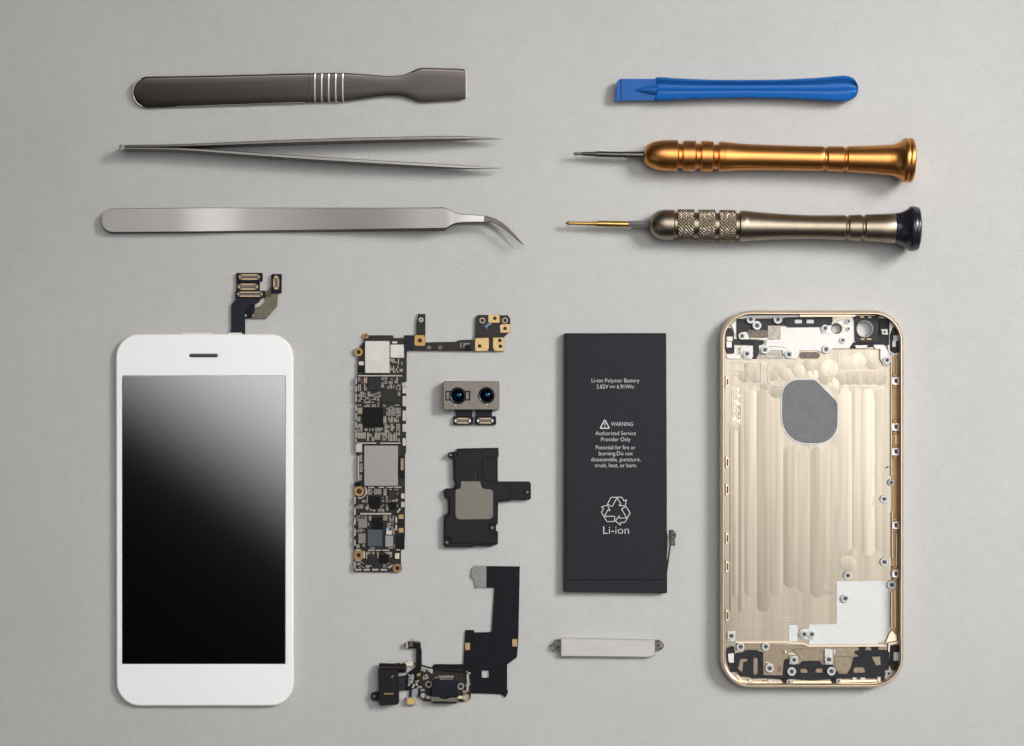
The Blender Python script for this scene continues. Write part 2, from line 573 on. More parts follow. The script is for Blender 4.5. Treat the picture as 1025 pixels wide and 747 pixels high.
def arm(pts):
    out = []
    for (x, yt, th, zl, zh) in pts:
        out.append((x, yt + th / 2, th / 2, zl, zh))
    return sweep(smooth_path(out, 4), .5)


part(t, "arm", arm([(120, 144.6, 2.2, 0.3, 8.6), (160, 144.2, 2.4, .1, 9.0), (186, 143.6, 2.6, .1, 9.2), (219, 142.2, 3.0, .1, 9.2), (300, 139.0, 3.4, .1, 9.2), (380, 136.8, 3.4, .4, 8.6), (450, 135.8, 3.2, 1.6, 7.4), (478, 136.6, 2.2, 2.8, 5.8), (502, 138.3, .7, 4.0, 4.6)]), M_steel_grey, 40)
part(t, "arm", arm([(120, 146.9, 2.2, 0.3, 8.6), (160, 147.1, 2.4, .1, 9.0), (186, 147.8, 2.6, .1, 9.2), (219, 149.8, 3.0, .1, 9.2), (300, 155.3, 3.4, .1, 9.2), (380, 160.2, 3.4, .4, 8.6), (450, 164.2, 3.2, 1.6, 7.4), (478, 166.2, 2.2, 2.8, 5.8), (502, 167.4, .7, 4.0, 4.6)]), M_steel, 40)
part(t, "end_joint", sweep([(118.8, 146.8, 2.0, .5, 8.4), (120.3, 146.8, 2.7, .3, 8.8), (123.5, 146.8, 2.6, .3, 8.8)], .6), M_edge, 40)

# ------------------------------------------------------------------ bent tweezers lying flat
t = thing("bent_tweezers", 300, 220, "wide flat satin steel tweezers with a curved needle tip pointing right", "tweezers")


def ss_(a, b, x):
    q = max(0, min(1, (x - a) / (b - a)))
    return q * q * (3 - 2 * q)


def flat_arm(z_of, dz, yoff=0.0, tap=.0075, lo_x=0, hi_x=999):
    st = [(101.7, 220.2, 2.6), (102.2, 220.2, 4.8), (103.2, 220.2, 6.8), (104.8, 220.2, 8.8), (107, 220.2, 10.4), (109.6, 220.2, 11.5), (112.6, 220.2, 11.95)]
    st += [(x, 220.2 - (x - 112) * .0072, 12.0 - max(0, x - 200) * tap) for x in range(120, 446, 6)]
    st += [(445.6, 217.8, 10.1), (449, 217.8, 8.6), (452, 217.8, 6.6), (456, 217.9, 5.2), (461, 218.1, 4.2), (468, 218.2, 3.8), (476, 218.4, 3.5), (484, 218.7, 3.3),
           (490, 219.4, 2.42), (496, 221.3, 2.26), (502, 224.8, 1.95), (508, 229.6, 1.64), (514, 235.3, 1.25), (519.5, 240.8, 1.0), (523.5, 244.8, .35)]
    return sweep([(x, y + yoff * (1 - ss_(430, 480, x)), hw, z_of(x), z_of(x) + (dz if x < 450 else dz * (.9 if x < 500 else .6))) for (x, y, hw) in st if lo_x <= x <= hi_x], .45)


def zu(x):
    z = 2.6 - 1.4 * ss_(178, 246, x) + 5.6 * ss_(205, 420, x) * max(0, x - 215) / 225
    if x > 445:
        z -= ss_(452, 500, x) * 1.6 + max(0, x - 490) / 34 * 1.0
    return z


low = flat_arm(lambda x: 0.05 if x < 445 else 0.05 + (x - 445) / 80 * 3.6, 1.0, 1.2, .0015)
part(t, "lower_arm", low, M_steel_grey, 35)
part(t, "upper_arm", flat_arm(zu, 1.1, hi_x=484), M_steel_satin, 35)
part(t, "tip", flat_arm(zu, 1.1, lo_x=484), M_tip, 35, label="dark curved needle tip")

# ------------------------------------------------------------------ blue pry tool
t = thing("plastic_pry_tool", 740, 89, "blue plastic pry tool with a chisel tip and a rounded grooved handle", "pry tool")
st = [(655.6, 77.6, 100.2, 4.2), (657, 77.0, 100.8, 5.0), (664, 76.9, 100.6, 5.3), (680, 78.2, 99.8, 5.3), (715, 79.4, 98.6, 5.3), (750, 79.5, 98.2, 5.3), (785, 79.0, 98.8, 5.4), (818, 77.4, 100.4, 5.6),
      (836, 75.8, 101.6, 5.7), (845, 75.2, 101.3, 5.7), (851, 76.4, 99.8, 5.5), (855.5, 79.4, 97.0, 5.2), (858, 84.0, 92.6, 4.4), (858.6, 87.0, 89.6, 3.6)]
prof = [(-.86, .0), (-.97, .12), (-1, .4), (-1, .66), (-.97, .84), (-.90, .96), (-.80, 1), (-.70, .95), (-.55, .78), (-.30, .70), (-.08, .75), (0, .79), (.08, .75), (.30, .70), (.55, .78), (.70, .95), (.80, 1),
        (.90, .96), (.97, .84), (1, .66), (1, .4), (.97, .12), (.86, 0)]
rings = []
for (x, a, b, z) in smooth_path(st, 3):
    rings.append([W(x, (a + b) / 2 + u * (b - a) / 2, 0.15 + z * w) for (u, w) in prof])
part(t, "handle", rings_to(G(), rings), M_blue, 50)
g = G()
tip = [(x, a, b, zl, zh) for (x, a, b, zl, zh) in ((656.5, 78.6, 99.9, 1.0, 3.4), (640, 78.6, 100.0, 1.1, 3.3), (624, 78.5, 100.2, 1.6, 3.3), (621.4, 78.5, 100.4, 1.8, 3.3), (620.9, 78.7, 100.4, 1.8, 2.9), (619.5, 79.0, 100.5, 1.9, 2.9), (617.2, 81.0, 100.9, 2.2, 2.9), (615.2, 99.4, 101.0, 2.4, 2.8))]
part(t, "chisel_tip", rings_to(g, [[W(x, a, zl + 1.4), W(x, b, zl + .4), W(x, b + .1, zh + .4), W(x, a, zh + 1.5)] for (x, a, b, zl, zh) in tip]), M_blue)
g = G()
rr = []
for x, r in ((633.5, .15), (638, 1.6), (645, 3.2), (651, 4.4), (656.8, 5.2)):
    rr.append([W(x, 89.4 + r * math.cos(math.pi * k / 8), 4.1 + r * .36 * math.sin(math.pi * k / 8)) for k in range(9)])
part(t, "tip_rib", rings_to(g, rr, close=False, caps=False), M_blue, 50)

# ------------------------------------------------------------------ screwdrivers
def zline(x, x0, z0, x1, z1):
    return z0 + (z1 - z0) * (x - x0) / (x1 - x0)


t = thing("orange_screwdriver", 740, 157, "copper orange precision screwdriver with ringed grip and flared orange end cap", "screwdriver")
zo = lambda x: zline(x, 690, 5.75, 909, 8.2)
yo = lambda x: zline(x, 573, 153.4, 913, 160.2)
A, Bq = (573, yo(573), zo(573)), (913, yo(913), zo(913))
dome = [(644.3 + 24 * (1 - math.cos(a)), 4.4 + 11.2 * math.sin(a)) for a in [math.pi / 2 * k / 10 for k in range(11)]]
hp = [(644.2, 0.5)] + dome + [(677.6, 15.6), (678.4, 14.9), (679.2, 12.6), (682.2, 12.4), (683.2, 14.6), (684.0, 15.4), (695.2, 15.4), (696.0, 14.7), (697.0, 12.6), (700.4, 12.5), (701.5, 14.7),
                       (702.2, 15.3), (712.8, 15.3), (713.6, 14.6), (714.6, 12.4), (718.0, 12.4), (719.0, 14.5), (719.8, 15.1), (724.4, 15.1), (724.8, 14.6), (726, 14.6)]
part(t, "grip", lathe(hp, A, Bq), M_orange, 32)
bp_ = smooth_path([(726, 14.9), (740, 13.5), (760, 12.9), (790, 12.5), (823.5, 12.4)], 5)
bp_ += [(824.4, 11.9), (825.2, 11.1), (826.6, 11.1), (827.4, 11.9), (828.2, 12.5), (843.4, 12.8), (844.2, 12.2), (845, 11.4), (846.4, 11.4), (847.2, 12.3), (848, 13.0), (870, 13.9), (889.5, 15.3)]
part(t, "barrel", lathe(bp_, A, Bq), M_orange, 32)
cp = [(889.5, 15.1)] + smooth_path([(890, 15.2), (895, 16.2), (899.5, 18.2), (902.8, 20.6)], 4) + [(903.4, 21.4), (904.6, 22.1), (906.4, 22.4), (907.6, 22.2), (908.4, 21.7), (909.0, 22.1), (910.2, 22.4), (912.0, 22.2), (913.2, 21.3), (913.8, 19.6), (913.9, 14), (914, 1)]
part(t, "end_cap", lathe(cp, A, Bq), M_orange, 32)
part(t, "shaft", lathe([(598, 1.0), (598.2, 2.9), (625, 3.0), (625.4, 3.3), (646, 3.5)], A, Bq, 24), M_steel_grey, 32)
part(t, "bit", lathe([(573.2, .4), (575, 1.6), (577, 1.5), (580, 1.1), (583, 1.9), (594, 2.2), (597, 2.9), (601, 3.0), (601.2, 1)], A, Bq, 16), M_steel, 32)

t = thing("bronze_screwdriver", 740, 226, "bronze precision screwdriver with knurled grip, gold bit and black end cap", "screwdriver")
zb = lambda x: zline(x, 690, 5.6, 913, 8.2)
yb = lambda x: zline(x, 565, 223.0, 917, 228.6)
A, Bq = (565, yb(565), zb(565)), (917, yb(917), zb(917))
dome = [(650 + 17 * (1 - math.cos(a)), 4.0 + 11.2 * math.sin(a)) for a in [math.pi / 2 * k / 10 for k in range(11)]]
part(t, "nose", lathe([(650, .5)] + dome + [(674, 15.2), (674.8, 14.6), (675.4, 13.2), (678, 13.2)], A, Bq), M_bronze, 32)


def knurl(x, an):
    u = an / (2 * math.pi) * 30
    w = (x - 650) * S * 1000 / 1.2
    f = lambda q: abs((q % 1.0) - .5) * 2
    return 1.25 * min(f(u + w), f(u - w)) - .75


for (x0, x1) in ((677.6, 694.6), (698.6, 715.8), (719.4, 736.4)):
    n = 46
    pr = [(x0, 12.6), (x0 + .2, 14.6)] + [(x0 + .5 + (x1 - x0 - 1) * k / n, 15.5) for k in range(n + 1)] + [(x1 - .2, 14.6), (x1, 12.6)]
    part(t, "knurled_ring", lathe(pr, A, Bq, 176, mod=knurl), M_bronze, 25)
for (x0, x1) in ((694.4, 698.8), (715.6, 719.6), (736.2, 740.2)):
    part(t, "grip_groove", lathe([(x0, 12.9), (x1, 12.9)], A, Bq, caps=False), M_bronze, 32)
bp_ = [(739.6, 13.0), (740.2, 14.6), (740.8, 15.4), (747, 15.6), (747.4, 15.4)] + smooth_path([(748, 15.3), (765, 13.8), (790, 12.5), (818, 12.0), (845.2, 12.6)], 5)
bp_ += [(846, 12.0), (846.8, 11.2), (848, 11.2), (848.8, 12.0), (849.6, 12.8), (861.4, 13.3), (862.2, 12.6), (863, 11.8), (864.2, 11.8), (865, 12.8), (865.8, 13.5), (880, 14.2), (894.6, 15.2), (895.4, 14.8)]
part(t, "barrel", lathe(bp_, A, Bq), M_bronze, 32)
cp = [(895, 15.0)] + smooth_path([(895.6, 15.3), (901, 16.4), (905.6, 18.6), (908.6, 20.8)], 4) + [(909.4, 21.8), (911, 22.5), (913.4, 22.6), (914.8, 22.2), (915.6, 21.9), (916.6, 22.0), (918.0, 21.6), (919.2, 20.2), (919.8, 17.5), (920, 10), (920.1, 1)]
part(t, "end_cap", lathe(cp, A, Bq), M_black_gloss, 32)
part(t, "collet", lathe([(629, 1), (629.2, 3.4), (630.5, 3.75), (651, 3.9)], A, Bq, 6), M_chip_grey)
part(t, "bit", lathe([(565.6, .3), (567.5, 1.5), (569, 1.9), (572, 1.6), (596.8, 2.1), (597.4, 2.9), (600, 3.0), (627, 3.1), (629.4, 2.6)], A, Bq, 18), M_gold_bit, 32)

# ------------------------------------------------------------------ phone display assembly
t = thing("phone_display_panel", 204, 520, "white phone front panel with large dark glossy screen and earpiece slot", "phone screen")
DZ = 3.0
out = rnd([(115.4, 334.6), (292.6, 334.6), (293.2, 706), (116.2, 706)], 23, 10)
inn = lambda d: rnd([(115.4 + d, 334.6 + d), (292.6 - d, 334.6 + d), (293.2 - d, 706 - d), (116.2 + d, 706 - d)], 23 - d, 10)
part(t, "frame", prism(inn(-0.55), 0.1, 2.25, .25), M_frame_plastic)
scr = B(121.7, 376, 285, 664.2, .6, 2)
slot = rnd([(188.7, 354), (217.2, 354), (217.2, 357.4), (188.7, 357.4)], 1.65, 6)
part(t, "front_glass", prism([inn(.15), scr, slot], 2.25, DZ, .8), M_white_glass)
part(t, "screen", prism(B(121.75, 376.05, 284.95, 664.15, .5, 2), 2.2, DZ - .015, 0), M_screen)
part(t, "earpiece_slot", prism(rnd([(188.8, 354.1), (217.1, 354.1), (217.1, 357.3), (188.8, 357.3)], 1.5, 6), 2.0, DZ - .28), M_slot)
for (a, b) in ((182, 211.7), (227.5, 241.6)):
    part(t, "edge_tab", prism(B(a, 332.6, b, 336, .8), .8, 2.2, .3), M_frame_plastic)
# flex cable with its connectors
fl = [(229.6, 336), (230.0, 331), (231.0, 330.2), (230.9, 305), (235.7, 298.6), (235.2, 297.4), (264.8, 297.4), (259.8, 298.4), (259.8, 301.2), (257, 303.2), (254.6, 303.8), (254.4, 311.5), (252.0, 317.2), (247.2, 318.6), (244.8, 318.4), (245.0, 336)]
cable = part(t, "flex_cable", prism(fl, 1.15, 1.45, .3), M_flex_navy)
part(cable, "fold", prism(rnd([(245.2, 311), (250, 305.2), (253.8, 303.4), (254.2, 312.5), (249.5, 318.2), (246.0, 315.5)], 1.2), 1.4, 1.85, .4), M_flex)
part(cable, "fold_pin", prism(circ(245.6, 315.4, 1.0, 10), 1.4, 1.7, .2), M_edge)
ol = [(249.6, 318.4), (252.4, 312), (254.4, 307), (259.3, 307), (265.7, 300.7), (266.2, 292.4), (270, 286.8), (277.6, 293.2), (277, 306), (265.7, 318.7)]
oc = part(t, "olive_flex_cable", prism(ol, .75, 1.1, .2), M_olive)
part(oc, "solder_dot", prism(circ(252.8, 315.2, 1.1, 10), 1.05, 1.5, .2), M_gold)
part(oc, "corner_patch", prism([(266.3, 292), (270, 286.8), (272, 289), (271, 297), (266, 296.4)], 1.0, 1.25, .2), mat("dark_olive_patch", (0.045, 0.040, 0.012), .5, var=.2))


def connector(parent, x0, y0, x1, y1, z, vert=False, m_end=None, dark=False):
    """board connector: pale housing with a long centre groove and two end clips"""
    h = min(x1 - x0, y1 - y0)
    c = h * .16
    if not vert:
        outl = [(x0, y0 + c), (x0 + c * 1.5, y0), (x1 - c * 1.5, y0), (x1, y0 + c), (x1, y1 - c), (x1 - c * 1.5, y1), (x0 + c * 1.5, y1), (x0, y1 - c)]
        gr = B(x0 + h * .55, y0 + h * .34, x1 - h * .55, y1 - h * .34)
    else:
        outl = [(x0, y0 + c * 1.5), (x0 + c, y0), (x1 - c, y0), (x1, y0 + c * 1.5), (x1, y1 - c * 1.5), (x1 - c, y1), (x0 + c, y1), (x0, y1 - c * 1.5)]
        gr = B(x0 + h * .36, y0 + h * .55, x1 - h * .36, y1 - h * .55)
    cn = part(parent, "connector", prism(outl, z, z + .35, .2), M_conn)
    if not vert:
        rows = (B(x0 + h * .42, y0 + .1, x1 - h * .42, y0 + h * .30), B(x0 + h * .42, y1 - h * .30, x1 - h * .42, y1 - .1))
        mid = B(x0 + h * .5, y0 + h * .43, x1 - h * .5, y1 - h * .43)
    else:
        rows = (B(x0 + .1, y0 + h * .42, x0 + h * .30, y1 - h * .42), B(x1 - h * .30, y0 + h * .42, x1 - .1, y1 - h * .42))
        mid = B(x0 + h * .43, y0 + h * .5, x1 - h * .43, y1 - h * .5)
    for q in rows:
        part(cn, "pin_row", prism(q, z + .2, z + .7, .15), M_contact)
    part(cn, "centre_rib", prism(mid, z + .2, z + .5, .1), M_conn_rib)
    g = G()
    if not vert:
        n = int((x1 - x0 - 1.3 * h) / 1.1)
        for k in range(n):
            x = x0 + h * .7 + (x1 - x0 - 1.4 * h) * (k + .5) / n
            for (ya, yb2) in ((y0 + .15, y0 + h * .27), (y1 - h * .27, y1 - .15)):
                prism(B(x - .28, ya, x + .28, yb2), z + .7, z + .82, 0, g)
        ends = ((x0, y0 + h * .3, x0 + h * .34, y1 - h * .3), (x1 - h * .34, y0 + h * .3, x1, y1 - h * .3))
    else:
        n = int((y1 - y0 - 1.3 * h) / 1.1)
        for k in range(n):
            y = y0 + h * .7 + (y1 - y0 - 1.4 * h) * (k + .5) / n
            for (xa, xb) in ((x0 + .15, x0 + h * .27), (x1 - h * .27, x1 - .15)):
                prism(B(xa, y - .28, xb, y + .28), z + .7, z + .82, 0, g)
        ends = ((x0 + h * .2, y0 - .2, x1 - h * .2, y0 + h * .38), (x0 + h * .2, y1 - h * .38, x1 - h * .2, y1 + .2))
    if g.v:
        part(cn, "pins", g, M_gold, stuff=True)
    for e in ends:
        part(cn, "end_clip", prism(B(*e, .5), z + .3, z + .95, .2), m_end or M_edge)
    return cn


for (bx, by, bx2, by2, cz, cc) in ((236.0, 272.8, 262.4, 281.2, 1.2, (238.4, 273.9, 259.6, 280.0)), (236.2, 281.3, 259.5, 290.4, 1.0, (237.6, 283.4, 257.8, 290.0)), (235.2, 290.5, 265.0, 297.6, 1.5, (237.0, 291.3, 262.4, 296.9))):
    pl = part(t, "connector_plate", prism(B(bx, by, bx2, by2, .9), cz - .3, cz + .35, .25), M_flex)
    connector(pl, *cc, cz + .35, m_end=M_gold)
pl = part(t, "connector_plate", prism(B(271, 273.9, 281.4, 293.4, .9), 1.0, 1.7, .25), M_flex)
connector(pl, 272.8, 276, 279.0, 289.2, 1.7, vert=True, m_end=M_gold)

# ------------------------------------------------------------------ logic board
t = thing("logic_board", 380, 460, "long narrow black circuit board crowded with chips and a side arm with gold pads", "circuit board")
ZB = 1.3
pcb = [(364, 335.2), (392.8, 335.2), (393.4, 338), (404, 338), (405.8, 335.6), (414, 335.2), (416.4, 334.3), (416.4, 322), (417.9, 317.6), (417.9, 313.9), (425.3, 313.9), (425.3, 335.2),
       (425.3, 342.3), (455, 341.7), (459.6, 339.9), (475, 339.5), (475.7, 317.6), (478, 314.8), (507.8, 315.2), (510.2, 318.5), (510.2, 331.5), (504, 337), (504, 351.2), (406.7, 350.4), (406.4, 381.6),
       (401.6, 381.8), (401.8, 386), (405.9, 386), (405.9, 452.5), (404.8, 455), (404.8, 534.8), (404.2, 549.5), (400.6, 550.3), (400.9, 563.5), (400.9, 570), (393, 572.2), (354, 571.8), (354, 546.6), (354.7, 495),
       (357.4, 488), (357.7, 455.4), (355.6, 453.5), (355.5, 377.2), (357.4, 376.6), (357.6, 350), (364, 341)]
board = part(t, "board", prism(pcb, .25, ZB, .15), M_pcb)


def ring_lug(cx, cy, r, hole, square=False, m=M_lug, z=ZB, name="screw_lug"):
    o = B(cx - r, cy - r, cx + r, cy + r, r * .35) if square else circ(cx, cy, r, 20)
    lg = part(t, name, prism([o, circ(cx, cy, hole, 14)], .2, z + .12, .3), m)
    part(lg, "hole_wall", prism([circ(cx, cy, hole * 1.02, 14), circ(cx, cy, hole * .72, 14)], .2, z - .2), M_steel_grey)
    return lg


ring_lug(358.3, 352, 4.5, 2.1)
ring_lug(365.8, 335.7, 2.8, 1.0)
ring_lug(419.8, 340.4, 5.6, 2.0, True)
ring_lug(359, 491.4, 5.4, 2.5)
ring_lug(358.4, 555.3, 4.7, 2.0, True)
ring_lug(397.2, 568.4, 4.7, 2.1)
for (x, y) in ((429, 347.5), (440.1, 347.6)):
    ring_lug(x, y, 1.9, .9, False, M_contact, name="via_ring")
for (x, y) in ((482.4, 320.4), (505, 320.4)):
    ring_lug(x, y, 3.1, 1.7, False, M_contact, name="via_ring")
part(t, "tab_rivet", prism([circ(421, 319.8, 2.5, 18), circ(421, 319.8, 1.0, 10)], ZB, ZB + .15, .3), M_solder)


def pad(outl, holes):
    pd = part(t, "gold_pad", prism([outl] + [circ(x, y, 1.8, 14) for (x, y) in holes], ZB, ZB + .1, .15), M_copper_pad)
    for (x, y) in holes:
        part(pd, "pad_hole", prism([circ(x, y, 1.8, 14)], ZB, ZB + .05), M_hole)


pad(B(488.3, 314.6, 499.6, 322.6, .5), [(494.8, 318.2)])
pad([(499.8, 325.6), (502, 324), (510.3, 324), (510.3, 331.2), (509, 332.6), (500.4, 332.6)], [(505, 328.4)])
pad([(475, 338.6), (477.6, 338), (488.9, 337.8), (488.9, 347.4), (487.6, 351.1), (475, 351.1)], [(479.6, 346)])
pad([(493, 337.6), (504, 337.4), (504, 351.1), (494.6, 351.1), (493, 347.6)], [(499.8, 340.4), (500.4, 346.2)])
part(t, "cyan_mark", sweep([(484.4, 326.4, .35, ZB, ZB + .03), (489, 325.6, .35, ZB, ZB + .03)], .05, sweep([(487.2, 323.6, .35, ZB, ZB + .03), (486.6, 328.4, .35, ZB, ZB + .03)], .05)), M_blue_c)
part(t, "white_mark", sweep([(488.4, 324.2, .35, ZB, ZB + .03), (491.2, 323.8, .35, ZB, ZB + .03)], .05), M_print)

chips = []


def chip(x0, y0, x1, y1, m, h=.7, name="chip", r=.3, bev=.25):
    chips.append((x0, y0, x1, y1))
    return part(t, name, prism(B(x0, y0, x1, y1, r, 2), ZB - .05, ZB + h, bev), m)


chip(364.7, 340.8, 389.6, 373.2, M_shield, 1.3, "shield_can", .6, .4)
chip(390.0, 344.3, 404, 358, M_shield, 1.2, "shield_can", .6, .4)
chip(404.2, 335.2, 413.8, 350.2, M_flex_navy, .6, "connector_block")
chip(368, 378.8, 379.8, 390.6, M_chip_dark)
chip(381.2, 389.1, 396.4, 402.7, M_chip_green)
chip(363.1, 408, 383, 426.7, M_chip_black, .8)
chip(364, 445.6, 397.9, 486.0, M_chip_grey, .9, "metal_lid_chip", .5)
chip(369, 496.5, 379.8, 508.6, M_chip_black)
chip(388.2, 491, 396.7, 498.7, M_chip_green)
chip(389, 503, 396, 509.8, M_chip_black, .6)
chip(358, 518.6, 366.8, 528.2, M_chip_brown, .7, "metal_lid_chip")
chip(372.4, 517.9, 382.7, 529, M_chip_black)
chip(367.3, 529.7, 381.9, 546.6, M_chip_blue, .75)
chip(358, 533.6, 365.5, 543.7, M_chip_brown, .7, "metal_lid_chip")
chip(385, 535.6, 393, 547, M_chip_grey, .9, "metal_lid_chip")
chip(386, 530.7, 391.6, 534.8, M_cream, .9, "ceramic_component")
chip(368, 556, 375.4, 565, M_chip_dark)
chip(379.5, 555, 388.3, 562.8, M_chip_black)
chip(465.4, 345.6, 470.6, 350.4, M_chip_black, .8)
chip(355.4, 444, 362, 452.4, M_solder, .8, "switch_pad")
chip(354.4, 482.4, 360.0, 486.4, M_chip_black, .8)
chip(394.8, 553.6, 399.2, 559, M_cream, .9, "ceramic_component")
chip(358.4, 361.4, 363.6, 365.2, M_cream, .7, "ceramic_component")
chip(358.4, 367.0, 363.6, 371.4, M_chip_black, .6)
chip(386, 528.2, 389, 530.4, M_blue_c, .8, "blue_component")
chip(385.2, 497.4, 388.0, 502.8, M_grey_c, .7, "ceramic_component")
chip(384.4, 340.6, 384.6, 340.7, M_solder, .2, "solder_dot")
chip(391.8, 341.4, 397.0, 343.4, M_cream, .5, "ceramic_component")
chip(398.5, 514.6, 403.4, 519.2, M_copper_pad, .7, "gold_clip")
chip(398.5, 519.6, 403.4, 527.4, M_dark_red, .8, "connector_block")
chip(398.5, 528.0, 403.4, 532.8, M_copper_pad, .7, "gold_clip")
chip(396.4, 535, 404, 549, M_flex, .5, "connector_block")
chip(360.4, 378.6, 363.4, 384.2, M_red, .9, "red_component")
chip(398.4, 456, 404.4, 478, M_flex, .4, "connector_block")
chip(400.6, 458.5, 403.6, 470.5, M_tan, .7, "ceramic_component")
# shield fences
rails = [(358, 375.2, 402, 376.4), (357, 442.6, 376, 443.9), (380, 442.6, 400.4, 443.9), (360, 513.2, 391, 514.8), (368, 486.9, 374, 488), (378, 486.9, 384, 488), (386, 486.9, 393, 488), (394, 486.9, 401, 488)]
for q in rails:
    chips.append((q[0], q[1] - .3, q[2], q[3] + .3))
    part(t, "shield_rail", prism(B(*q, .3, 2), ZB - .05, ZB + .85, .2), M_solder)
for (y0, y1) in ((386.2, 393.5), (396, 406.4), (410.4, 421), (424, 432), (438, 446)):
    part(t, "side_clip", prism(B(402.2, y0, 406.0, y1, .8), ZB - .05, ZB + .9, .4), M_solder)
    chips.append((402, y0, 406, y1))
for (y0, y1) in ((493.5, 499), (502, 507.5)):
    part(t, "side_clip", prism(B(400.8, y0, 404.6, y1, .8), ZB - .05, ZB + .9, .4), M_solder)
    chips.append((400, y0, 405, y1))
chips += [(402, 382, 407, 452)]
g = G()
for (y0, y1) in ((377.6, 384), (386, 392), (394, 402), (405, 411), (413, 420), (422, 428), (430, 438), (439, 443)):
    prism(B(355.3, y0, 356.5, y1), ZB - .05, ZB + .85, .2, g)
for (y0, y1) in ((497, 504), (508, 515), (518, 525), (529, 536), (540, 546), (562, 569)):
    prism(B(353.9, y0, 355.4, y1), ZB - .05, ZB + .85, .2, g)
prism(B(357.6, 456, 358.8, 481), ZB - .05, ZB + .7, .2, g)
for (x0, x1) in ((355, 361.2), (363.6, 369.8), (372, 378.2), (380.2, 387)):
    prism(B(x0, 569.2, x1, 570.9), ZB - .05, ZB + .8, .2, g)
for (x0, x1) in ((368.2, 374.8), (375.8, 380.8), (382, 389)):
    prism(B(x0, 549.9, x1, 551.1), ZB - .05, ZB + .8, .2, g)
prism(B(363, 551.5, 364.8, 558.5), ZB - .05, ZB + .8, .2, g)
prism(B(355.6, 549.4, 360.6, 550.9), ZB - .05, ZB + .8, .2, g)
prism(B(355.4, 560, 360.4, 561.3), ZB - .05, ZB + .8, .2, g)
prism(B(396.2, 549.4, 399.8, 550.8), ZB - .05, ZB + .8, .2, g)
sweep([(388.6, 568.4, .8, ZB, ZB + .8), (392.4, 565.2, .8, ZB, ZB + .8)], .2, g)
sweep([(397.2, 512.6, .8, ZB, ZB + .8), (400.2, 508.6, .8, ZB, ZB + .8)], .2, g)
for (y0, y1) in ((517, 523), (525, 530.5)):
    prism(B(395.2, y0, 397, y1), ZB - .05, ZB + .8, .2, g)
sweep([(359 + 7.0 * math.cos(math.radians(a)), 491.4 + 7.0 * math.sin(math.radians(a)), .6, ZB, ZB + .85) for a in range(-35, 110, 15)], .2, g)
part(t, "shield_fence", g, M_solder, stuff=True)
chips += [(351, 484, 366.2, 499), (352, 549, 365, 561), (390, 561, 404, 574), (396, 508, 405, 514)]
# tiny passive components, too small to tell apart
gb, gg, ge = G(), G(), G()


def fill(x0, y0, x1, y1, dens=.86, grey=.4):
    by = y0
    while by < y1:
        bh = random.choice((5.2, 6.8, 8.4))
        bx = x0
        while bx < x1:
            bw = random.choice((5.4, 7.2, 9.0))
            hor = random.random() < .5
            L, Wd = random.choice(((1.9, 1.0), (1.5, .85), (2.5, 1.25)))
            pw, ph = (L + .5, Wd + .45) if hor else (Wd + .45, L + .5)
            isg = random.random() < grey
            yy = by
            while yy + ph <= min(by + bh, y1) + .3:
                xx = bx
                while xx + pw <= min(bx + bw, x1) + .3:
                    w_, h_ = pw - .5, ph - .45
                    a = (xx, yy, xx + w_, yy + h_)
                    if random.random() < dens and not any(a[0] < c[2] + .3 and a[2] > c[0] - .3 and a[1] < c[3] + .3 and a[3] > c[1] - .3 for c in chips):
                        hh = ZB + random.uniform(.25, .5)
                        prism(B(*a), ZB - .02, hh, 0, gg if isg or random.random() < .2 else gb)
                        e = L * .20
                        if hor:
                            es = ((a[0] - .06, a[1] - .06, a[0] + e, a[3] + .06), (a[2] - e, a[1] - .06, a[2] + .06, a[3] + .06))
                        else:
                            es = ((a[0] - .06, a[1] - .06, a[2] + .06, a[1] + e), (a[0] - .06, a[3] - e, a[2] + .06, a[3] + .06))
                        for q in es:
                            prism(B(*q), ZB - .02, hh + .03, 0, ge)
                    xx += pw
                yy += ph
            bx += bw + .5
        by += bh + .4


fill(358, 377.5, 400.5, 408, .66, .4)
fill(357.4, 408, 401, 441.5, .9, .2)
fill(390, 358.8, 404, 374, .6, .35)
fill(359.4, 455, 363.4, 484, .9, .1)
fill(366.5, 489, 399, 512.6, .82, .45)
fill(356.2, 499, 368.5, 512.6, .72, .5)
fill(356.6, 516, 395, 549, .8, .7)
fill(356.4, 562, 392, 568.6, .6, .7)
fill(366, 552.2, 393, 562, .8, .3)
fill(459, 343, 474, 350, .35, .6)
part(t, "tan_capacitors", gb, M_tan, stuff=True)
part(t, "grey_capacitors", gg, M_grey_c, stuff=True)
part(t, "solder_ends", ge, M_solder, stuff=True)

# ------------------------------------------------------------------ dual camera module
t = thing("dual_camera_module", 471, 398, "small dull metal camera module with two blue dark lenses and two plug tails", "camera module")
ZC = 5.0
cuts = [[(445.6, 391.2), (450.5, 391.2)] + [(457.7 + 8.2 * math.cos(math.radians(a)), 395.9 + 8.2 * math.sin(math.radians(a))) for a in range(216, 325, 12)] +
        [(464.9, 391.2), (469.8, 391.2), (469.8, 400.2), (464.9, 400.2)] + [(457.7 + 8.2 * math.cos(math.radians(a)), 395.9 + 8.2 * math.sin(math.radians(a))) for a in range(36, 145, 12)] + [(450.5, 400.2), (445.6, 400.2)],
        circ(486.4, 395.5, 8.0, 30)]
part(t, "housing", prism([B(443.2, 381.4, 499.2, 409.8, 1.6)] + cuts, .2, ZC, .4), M_nickel)
part(t, "inner_plate", prism(B(444.5, 388, 498, 404), .3, ZC - 1.4), M_lens_bar)
